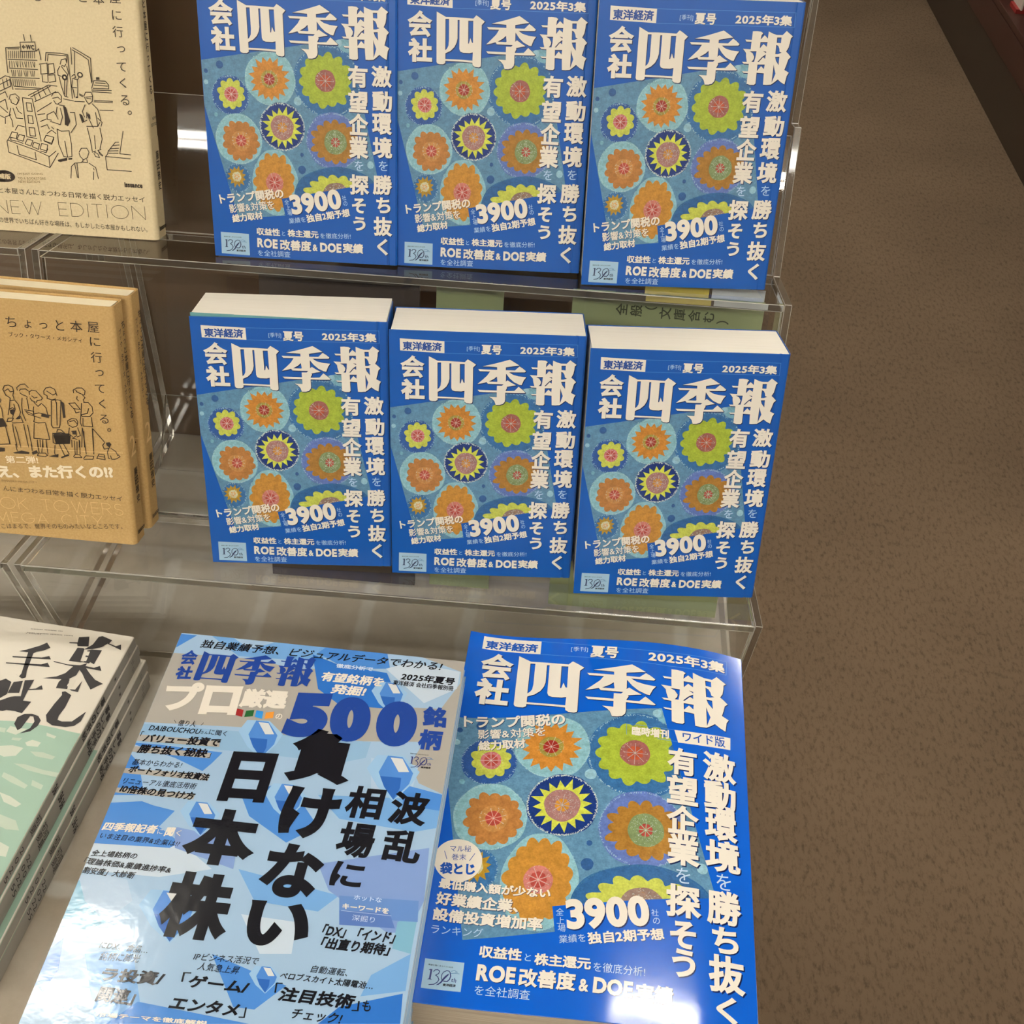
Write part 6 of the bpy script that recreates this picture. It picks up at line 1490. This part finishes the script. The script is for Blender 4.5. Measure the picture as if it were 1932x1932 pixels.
def shelfz(tier, y): return (F1[1] + S1 * (y - F1[0])) if tier == 'M' else (F2[1] + S1 * (y - F2[0]))
def up_from_shelf(tier, x, y, yaw, lean, T):
    """height of the front bottom edge so that neither bottom edge sinks into the sloping shelf"""
    return max(shelfz(tier, y), shelfz(tier, y + T * math.cos(lean) + 0.001) + T * math.sin(lean), shelfz(tier, y + 0.0)) + 0.0004
BLUE = [('T', -0.2492, 0.7039, 0.0312, 0.2447, 'blue thick paperback with flower cells on the top acrylic shelf, beside the cream book'),
        ('T', -0.1230, 0.7122, 0.0526, 0.2364, 'blue thick paperback with flower cells on the top acrylic shelf, middle of three'),
        ('T', 0.0054, 0.6995, 0.0822, 0.2290, 'blue thick paperback with flower cells on the top acrylic shelf, nearest the carpet aisle'),
        ('M', -0.2390, 0.5743, 0.0800, 0.2480, 'blue thick paperback on the lower acrylic shelf beside the tan books, teal first page showing'),
        ('M', -0.1116, 0.5800, 0.0710, 0.2350, 'blue thick paperback on the lower acrylic shelf, middle of three'),
        ('M', 0.0176, 0.5729, 0.0786, 0.2400, 'blue thick paperback on the lower acrylic shelf, nearest the carpet aisle')]
proto = None
for i, (tier, x, y, a, L, lab) in enumerate(BLUE):
    z = up_from_shelf(tier, x, y, a, L, BT)
    if proto is None:
        proto = empty('paperback_book', lab, 'book', None, 'blue paperbacks standing on the acrylic stand'); book_parts(proto); o = proto
    else: o = copy_tree(proto); o['label'] = lab
    o.matrix_world = pose(x, y, a, L, z)
    if i == 3:
        pg = [c for c in o.children if c.name.startswith('page_block')][0]; pg.location.y = 0.0022
        mesh('first_page', [(0.0008, 0.001, -0.0009), (BW - 0.006, 0.001, -0.0009), (BW - 0.006, BH - 0.0002, -0.0009), (0.0008, BH + 0.0024, -0.0009), (0.0008, 0.001, -0.0005), (BW - 0.006, 0.001, -0.0005), (BW - 0.006, BH - 0.0002, -0.0005), (0.0008, BH + 0.0024, -0.0005)],
             [(3, 2, 1, 0), (4, 5, 6, 7), (0, 1, 5, 4), (1, 2, 6, 5), (2, 3, 7, 6), (3, 0, 4, 7)], [M['teal_leaf']], o)['label'] = 'teal first page showing above the cover'

# cream and tan essay books: local origin at the lower right corner of the front cover
def essay(name, label, H, T, W, paper, pagesm, items, band_h, band_ln, spine, group=None):
    t = empty(name, label, 'book', None, group)
    r = 0.0035
    arc = [(-r + r * math.sin(k * math.pi / 12), -r + r * math.cos(k * math.pi / 12)) for k in range(7)]
    prof = [(-W, 0), (-W / 2, 0)] + arc + [(a_, -T - b_) for a_, b_ in arc[::-1]] + [(-W / 2, -T), (-W, -T)]
    cv = shell('dust_jacket', prof, 0, H, 0.0004, [paper], t)
    box('page_block', (-W + 0.002, 0.0015, -T + 0.0008), (-0.0035, H - 0.0015, -0.0008), [pagesm], t)
    g = 0.00025
    pb = [(-W - g, g), (-W / 2, g)] + [(a_ + (g if k else 0), b_ + g * (1 - k / 6)) for k, (a_, b_) in enumerate(arc)] + [(a_ + g, -T - b_ - g * (k / 6)) for k, (a_, b_) in enumerate(arc[::-1])] + [(-W / 2, -T - g), (-W - g, -T - g)]
    bd = shell('paper_band', pb, 0.0003, band_h, 0.0002, [paper], t)
    P = Print(); feed(P, items)
    P.build('cover_print', lambda u, v, h: np.c_[u / 1000, v / 1000, h + g + 0.00005], [M['ink_matte']], cv, clip=(-W * 1000 + 1, 0, 0.5, H * 1000 - 0.5))
    P = Print()
    for s_ in spine: P.text(*s_)
    # spine print: u runs from the front edge to the back edge of the spine
    P.build('spine_print', lambda u, v, h: np.c_[h + g + 0.00005, v / 1000, -u / 1000], [M['ink_matte']], cv)
    return t
def col_text(txt, u, v0, v1, size, col='bink', wt=0.01, wide=None):
    n = len(txt); st = (v0 - v1) / n; out = []
    for k, ch in enumerate(txt):
        c = v0 - st * (k + 0.5); s_ = size * (0.62 if ch in 'ょっッ・。ィ、' else (0.85 if ch in 'くしとてり' else 1))
        h = s_ if ch not in 'ー' else s_ * 0.9
        if ch == 'ー': out.append((ch, u, c + h / 2, u, c - h / 2, size * 0.12, col, wt, 0, 0, 6)); continue
        if ch == '・': s_ = size * .2; h = s_
        if ch == '。': s_ = size * .3; h = s_
        out.append((ch, u - s_ / 2, c, u + s_ / 2, c, h, col, wt, 0, 0, 6))
    return out
NB, NT = 0.178, 0.0185
sp = col_text('ちょっと本屋に行ってくる。', 13, 165, 88, 5.2) + col_text('ブック・タワーズ・メガシティ', 7, 161, 101, 3.6) + col_text('藤田雅史', 10.5, 58, 30, 6, wt=0.02)
sp += [('2', 5, 75, 14, 75, 15, 'n_lt', 0, 0, 0, 6), ('issuance', 4, 8.5, 16.5, 8.5, 3.6, 'bink', 0.03, 0, 0, 6)]
tn = essay('essay_book', 'tan essay book with line drawn people, front copy, standing left of the blue books', NB, NT, 0.120, M['kraft'], M['pages_warm'], TAN, 0.0722, None, sp, 'tan essay books on the lower acrylic shelf')
tn.matrix_world = pose(-0.2995, 0.5880, -0.0113, 0.262, up_from_shelf('M', 0, 0.588, 0, 0.262, NT))
tn2 = copy_tree(tn); tn2['label'] = 'tan essay book, rear copy, only its spine and top page edges showing'
tn2.matrix_world = pose(-0.2975, 0.6120, -0.0250, 0.258, up_from_shelf('M', 0, 0.6120, 0, 0.258, NT))
sc = col_text('ちょっと本屋に行ってくる。', 10, 179, 91, 5.5) + col_text('藤田雅史', 12, 61, 33, 6, wt=0.02) + [('NEW', 8, 82.5, 15, 82.5, 2, 'bink', .01, 0, 0, 6), ('EDITION', 5, 78.5, 18, 78.5, 2, 'bink', .01, 0, 0, 6), ('issuance', 4, 7.5, 18, 7.5, 3.6, 'bink', 0.03, 0, 0, 6)]
cb = essay('essay_book', 'cream essay book with a line drawn bookshop on the top acrylic shelf', 0.188, 0.020, 0.120, M['cream'], M['pages_warm'], CREAM, 0.0695, None, sc)
cb.matrix_world = pose(-0.2982, 0.7280, 0.0105, 0.2600, up_from_shelf('T', 0, 0.728, 0, 0.26, 0.020) + 0.0002)

# ---------------------------------------------------------------- magazines and wide books lying on the table
def lay(x, y, yaw, z):
    """x, y, z: upper left corner of the cover; local origin = lower left corner"""
    return x, y, yaw, z
def flat_pose(x, y, yaw, H, z, W=0.0):
    ux = Vector((math.cos(yaw), math.sin(yaw), 0)); uy = Vector((-math.sin(yaw), math.cos(yaw), 0))
    o = Vector((x, y, z + CAMZ)) - uy * H - ux * W
    m_ = Matrix.Identity(4)
    for r in range(3): m_[r][0], m_[r][1], m_[r][2], m_[r][3] = ux[r], uy[r], (0, 0, 1)[r], o[r]
    return m_

def sheet(name, W, H, fn, th, mats, parent, nx=28, ny=24, x0=0.0, y0=0.0):
    """a thin bent sheet following fn(u_mm, v_mm)"""
    X, Y = np.meshgrid(GU / 1000 if nx is None else np.linspace(x0, W, nx), np.linspace(y0, H, ny)); nx = X.shape[1]; Z = fn(X.ravel() * 1000, Y.ravel() * 1000)
    n = nx * ny; top = np.c_[X.ravel(), Y.ravel(), Z]; bot = top - (0, 0, th)
    fs = []
    for j in range(ny - 1):
        for i in range(nx - 1):
            a_ = j * nx + i; fs += [(a_, a_ + 1, a_ + nx + 1, a_ + nx), (a_ + n, a_ + nx + n, a_ + nx + 1 + n, a_ + 1 + n)]
    rim = [i for i in range(nx)] + [j * nx + nx - 1 for j in range(1, ny)] + [(ny - 1) * nx + i for i in range(nx - 2, -1, -1)] + [j * nx for j in range(ny - 2, 0, -1)]
    for a_, b_ in zip(rim, rim[1:] + rim[:1]): fs.append((b_, a_, a_ + n, b_ + n))
    o = mesh(name, np.vstack([top, bot]), fs, mats, parent, smooth=True)
    return o
def block(name, x0, x1, y0, y1, fn, zb, mats, parent, nx=24, ny=20):
    X, Y = np.meshgrid(np.linspace(x0, x1, nx), np.linspace(y0, y1, ny)); Z = fn(X.ravel() * 1000, Y.ravel() * 1000)
    n = nx * ny; top = np.c_[X.ravel(), Y.ravel(), Z]; bot = np.c_[X.ravel(), Y.ravel(), np.full(n, zb)]
    fs = []
    for j in range(ny - 1):
        for i in range(nx - 1):
            a_ = j * nx + i; fs += [(a_, a_ + 1, a_ + nx + 1, a_ + nx)]
    rim = [i for i in range(nx)] + [j * nx + nx - 1 for j in range(1, ny)] + [(ny - 1) * nx + i for i in range(nx - 2, -1, -1)] + [j * nx for j in range(ny - 2, 0, -1)]
    for a_, b_ in zip(rim, rim[1:] + rim[:1]): fs.append((b_, a_, a_ + n, b_ + n))
    fs.append(tuple(r + n for r in rim[::-1]))
    return mesh(name, np.vstack([top, bot]), fs, mats, parent)

# wide format blue book
COEF = [-2.335510447579286, 11.737221633131425, -27.21551349920245, 21.715375992965566, -3.901587570726849, 0.0]
GU = np.append(np.arange(0, 181, 6.0), 182.0); GZ = np.polyval(COEF, GU / 182.0)
def wh(u, v):
    return np.interp(u, GU, GZ) * (4.0 + 3.5 * np.clip(v, 0, 257) / 257.0) / 1000.0
WTH = 0.0386
def wide_book(label, top=True):
    t = empty('wide_format_book', label, 'book', None, 'wide format blue books stacked on the table')
    fn = wh if top else (lambda u, v: np.zeros_like(u))
    W, H = 0.182, 0.257
    cv = sheet('cover', W, H, fn, 0.0004, [M['blue_gloss']], t, None, 44)
    box('spine', (W - 0.0003, 0.0002, -WTH + 0.001), (W + 0.0004, H - 0.0002, -0.0012), [M['blue_gloss']], t)
    block('page_block', 0.0015, W - 0.0006, 0.0012, H - 0.001, lambda u, v: fn(u, v) - 0.0006, -WTH + 0.0007, [M['pages_grey']], t)
    box('back_cover', (0, 0, -WTH), (W, H, -WTH + 0.0005), [M['blue_gloss']], t)
    if top:
        sf = lambda u, v, h: np.c_[u / 1000, v / 1000, h + wh(u, v)]
        pan = [(-8.6, 182.2), (129.0, 203.0), (160.5, 80.0), (25.3, 37.0)]; st = [(71.6, 61.2), (74.2, 46.4), (71.6, 61.2), (134.0, 72.1)]
        P = Print(); art(P, AW, pan, st, 182, 257); frame(P, pan, st, 182, 257, 'blueg')
        P.build('cover_artwork', sf, [M['ink_gloss'], M['art_gloss']], cv, bend=6, clip=(0.2, 181.8, 0.2, 256.8))
        P = Print(); title(P, TW, 'white', 6); P.build('cover_title', sf, [M['ink_gloss']], cv, bend=6)
        P = Print(); feed(P, [i for i in WIDE if i[0] != 'T']); P.build('cover_lettering', sf, [M['ink_gloss']], cv, bend=6)
    return t
wz = -0.59338
for k in range(3):
    o = wide_book(['glossy blue wide format book with flower cells lying on top at lower right', 'wide format blue book in the middle of the lower right stack', 'wide format blue book at the bottom of the lower right stack'][k], k == 0)
    o.matrix_world = flat_pose(-0.04989 + 0.0006 * k, 0.52974 - 0.0008 * k, -0.02818 + 0.004 * k, 0.257, wz - k * (WTH + 0.0001))

# stock guide magazine (silver and pale blue cover)
def ph(u, v): return np.zeros_like(np.asarray(u, float))
PTH = 0.0075
def guide(label, top, parent_fn=None):
    t = empty('stock_magazine', label, 'magazine', None, 'silver blue stock magazines piled on the table')
    W, H = 0.182, 0.257
    fn = ph if top else (lambda u, v: ph(u, v))
    cv = sheet('cover', W, H, fn, 0.0003, [M['guide_cover']], t, 14, 16)
    block('page_block', 0.0006, W - 0.0006, 0.0006, H - 0.0006, lambda u, v: fn(u, v) - 0.0004, -PTH + 0.0001, [M['pages']], t, 10, 12) if top else \
        block('page_block', 0.0006, W - 0.0006, 0.0006, H - 0.0006, lambda u, v: np.full_like(u, -0.0034), -PTH + 0.0001, [M['pages']], t, 2, 2)
    if top:
        sf = lambda u, v, h: np.c_[u / 1000, v / 1000, h + ph(u, v)]
        P = Print(); P.poly([[(0.05, 0.05), (181.95, 0.05), (181.95, 256.95), (0.05, 256.95)]], 'p_base', 0.3)
        feed(P, [i[:3] + [0.5 + 0.05 * k] + i[4:] for k, i in enumerate(sorted([i for i in PRO if i[0] == 'p' and i[3] < 4], key=lambda i: i[3]))])
        P.build('cover_artwork', sf, [M['ink_wrinkle']], cv, clip=(0.1, 181.9, 0.1, 256.9))
        P = Print(); title(P, PT, 'pblue', 6, shade=False); P.build('cover_title', sf, [M['ink_wrinkle']], cv)
        P = Print(); feed(P, [i for i in PRO if i[0] != 'T' and not (i[0] == 'p' and i[3] < 4)]); P.build('cover_lettering', sf, [M['ink_wrinkle']], cv)
    return t
M['guide_cover'] = mat('pale_blue_laminated_cover', (150, 180, 210), 0.15)
o = guide('glossy silver and pale blue magazine with large black lettering, topmost of its pile', True)
o.matrix_world = flat_pose(-0.2303, 0.4824, -0.0205, 0.257, -0.5655)
low = None; z = -0.5655 - PTH - 0.0001 ; k = 0
while z - PTH > BASE + 0.0005:
    if low is None:
        low = guide('silver blue stock magazine underneath the topmost copy of its pile', False); q = low
    else: q = copy_tree(low)
    q.matrix_world = flat_pose(-0.2303 + 0.0005 * math.sin(k * 2.1), 0.4824 - 0.0006 * math.cos(k * 1.7), -0.0205 + 0.003 * math.sin(k), 0.257, z)
    z -= PTH + 0.0001; k += 1
bh = z - BASE
if bh > 0.001:
    box('riser_board', (-0.222, 0.235, TABLE + 0.0002), (-0.055, 0.47, TABLE + 0.0002 + bh - 0.0006), [M['white_board']], None, 0.0005)
    tag(bpy.data.objects['riser_board'], 'white paperboard sheet under the pile of silver blue magazines', 'board')

# lifestyle magazine pile: origin at the upper right corner, cover to the left
KTH, KH, KW = 0.0098, 0.252, 0.185
def life(label, top):
    t = empty('lifestyle_magazine', label, 'magazine', None, 'white lifestyle magazines piled at lower left')
    W, H, T = KW, KH, KTH
    r = 0.0012
    prof = [(0, 0), (W / 2, 0), (W - r, 0), (W - r * 0.3, -r * 0.3), (W, -r), (W, -T + r), (W - r * 0.3, -T + r * 0.3), (W - r, -T), (W / 2, -T), (0, -T)]
    cv = shell('cover', prof, 0, H, 0.0003, [M['mag_white']], t)
    box('page_block', (0.0006, 0.0006, -T + 0.0005), (W - 0.0006, H - 0.0006, -0.0005), [M['pages']], t)
    fl = lambda u, v, h: np.c_[W + u / 1000, v / 1000, h]
    if top:
        P = Print(); feed(P, KUR); P.build('cover_print', fl, [M['ink_matte']], cv, clip=(-184, -0.4, 0.3, 251.7))
    else:
        P = Print(); P.poly([[(-184.5, 0.3), (-1, 0.3), (-1, 168), (-184.5, 176)]], 'k_green', 1); P.build('cover_print', fl, [M['ink_matte']], cv)
    P = Print(); P.poly([[(0.6, 0.3), (T * 1000 - 0.6, 0.3), (T * 1000 - 0.6, 251.7), (0.6, 251.7)]], 'silver', 0.4)
    P.poly([[(0.6, 0.3), (1.3, 0.3), (1.3, 165), (0.6, 165)]], 'k_green', 0.8)
    def cc(txt, v0, v1, size, wt, col='kink'):
        for s_ in col_text(txt, 5.0, v0, v1, size, col, wt): P.text(*s_)
    cc('暮しの手帖', 199, 162, 6.3, 0.03); cc('初夏', 103, 88, 6.5, 0.0); cc('2025', 80, 53, 4.2, 0.0)
    P.text('36', 2.6, 122.5, 7.6, 122.5, 7.5, 'kink', 0.03, 0, 0, 6)
    P.line([(3.4, 241), (4.4, 237.5)], 0.4, 'kink', 6); P.line([(5.6, 241.5), (6.6, 238)], 0.4, 'kink', 6)
    for k_ in range(4):
        a_ = k_ * math.pi / 4; P.line([(5 - 1.6 * math.cos(a_), 216 - 1.6 * math.sin(a_)), (5 + 1.6 * math.cos(a_), 216 + 1.6 * math.sin(a_))], 0.4, 'kink', 6)
    P.build('spine_print', lambda u, v, h: np.c_[W + h, v / 1000, -u / 1000], [M['ink_matte']], cv)
    return t
KO = ['topmost in the pile', 'second from the top of the pile', 'third from the top of the pile', 'fourth from the top of the pile', 'fifth from the top of the pile', 'bottom of the pile']
kt = None
for k in range(6):
    lab = 'white lifestyle magazine with a pale green picture and bold black title, topmost in the pile' if k == 0 else 'white lifestyle magazine, its grey spine showing, ' + KO[k]
    if k < 2: o = life(lab, k == 0); kt = o
    else: o = copy_tree(kt); o['label'] = lab
    dx = [0, 0.0006, -0.0012, 0.0022, 0.0028, 0.0008][k]; dy = [0, 0.001, 0.0022, 0.004, 0.0015, 0.003][k]
    o.matrix_world = flat_pose(-0.2975 + dx, 0.5476 + dy - 0.001, -0.087 + [0, 0.004, 0.002, 0.010, 0.006, 0.004][k], KH, -0.6500 - k * (KTH + 0.0001), KW)

# ---------------------------------------------------------------- things kept behind, under the top shelf
def card(name, label, cat, w_, h_, th, mtx, m0, prints=None):
    t = empty(name, label, cat, mtx)
    cv = box('board', (0, 0, -th), (w_, h_, 0), [m0], t, 0.0003)
    if prints:
        P = Print(); prints(P); P.build('lettering', lambda u, v, h: np.c_[u / 1000, v / 1000, h], [M['ink_matte']], t)
    return t
def sign_print(P):
    # vertical writing turned on its side: each character's top points left
    n = 0
    for k, ch in enumerate('全般（文庫含む）'):
        s_ = 9.0; cx = 36 + k * 10.5; cy = SL - 12.5 - k * 0.2
        v, t_ = run_geo(ch, 0.008); lo, hi = v.min(0), v.max(0)
        c0 = np.array([0.5, 0.38]); q = (v - c0) * s_
        P.add(np.c_[cx - q[:, 1], cy + q[:, 0]], t_, 'green_ink', 4)
def stand_card(x, ytop, yaw, ztop, lean):
    """pose and length of a card that stands on the table and leans back to (ytop, ztop)"""
    L = (ztop - (BASE + 0.0022)) / math.cos(lean)
    return pose(x, ytop - L * math.sin(lean), yaw, lean, BASE + 0.0022), L
mt_, L_ = stand_card(0.0005, 0.735, 0.0, -0.447, 0.25)
SL = L_ * 1000
card('section_sign', 'sage green section sign with lettering, behind the right blue books under the top shelf', 'sign', 0.138, L_, 0.0015, mt_, M['green_card'], sign_print)
mt_, L_ = stand_card(-0.100, 0.744, 0.0, -0.456, 0.25)
card('green_card', 'small sage green card added for a reflection left of the green section sign', 'sign', 0.05, L_, 0.0015, mt_, M['green_card'])  # added card in place of a greenish reflection in the acrylic
mt_, L_ = stand_card(-0.232, 0.742, 0.0, -0.452, 0.25)
card('dark_stand_in', 'dark grey brown folder for a reflection behind the leftmost blue books', 'stand_in', 0.120, L_, 0.004, mt_, mat('grey_brown_board', (74, 64, 56), 0.5))  # added dark board, stands in for a slanted brown-grey reflection
mt_, L_ = stand_card(0.052, 0.7405, 0.0, -0.4405, 0.25)
card('leaflet', 'yellow leaflet peeking up behind the green section sign', 'leaflet', 0.046, L_, 0.0006, mt_, mat('yellow_leaflet_paper', (222, 204, 90), 0.5))
mt_, L_ = stand_card(0.100, 0.7405, 0.0, -0.4405, 0.25)
card('leaflet', 'pale blue white leaflet peeking up right of the yellow leaflet', 'leaflet', 0.038, L_, 0.0006, mt_, mat('pale_leaflet_paper', (206, 214, 222), 0.5))

# a poster on a floor stand behind the photographer; the glossy back panel mirrors it
pm = Matrix.Translation((-0.66, -1.0, 0.0)) @ Matrix.Rotation(math.pi, 4, 'Z')
t = empty('floor_poster_stand', 'cream poster with dark katakana lettering on a low floor stand behind the photographer', 'poster stand', pm)
box('panel', (0.0, -0.006, 0.06), (0.42, 0.0, 0.56), [M['white_board']], t, 0.001)
for x in (0.05, 0.33): box('foot', (x, -0.10, 0.0), (x + 0.04, 0.10, 0.012), [M['metal_grey']], t, 0.002); box('post', (x + 0.01, -0.018, 0.012), (x + 0.03, -0.0065, 0.30), [M['metal_grey']], t)
P = Print()
P.text('プ', 235, 160, 335, 160, 95, 'ink', 0.035, 0, 0, 6); P.text('ー', 345, 160, 405, 160, 14, 'ink', 0.035, 0, 0, 6)
P.poly([[(200, 445), (300, 445), (300, 462), (200, 462)]], 'ink', 6); P.poly([[(330, 440), (350, 455), (345, 465), (325, 450)]], 'ink', 6)
P.poly([[(0, 480), (420, 480), (420, 500), (0, 500)]], 'bink', 5)
P.build('lettering', lambda u, v, h: np.c_[u / 1000, -h * 0 - 0.0062 - h, 0.06 + v / 1000], [M['ink_matte']], t)
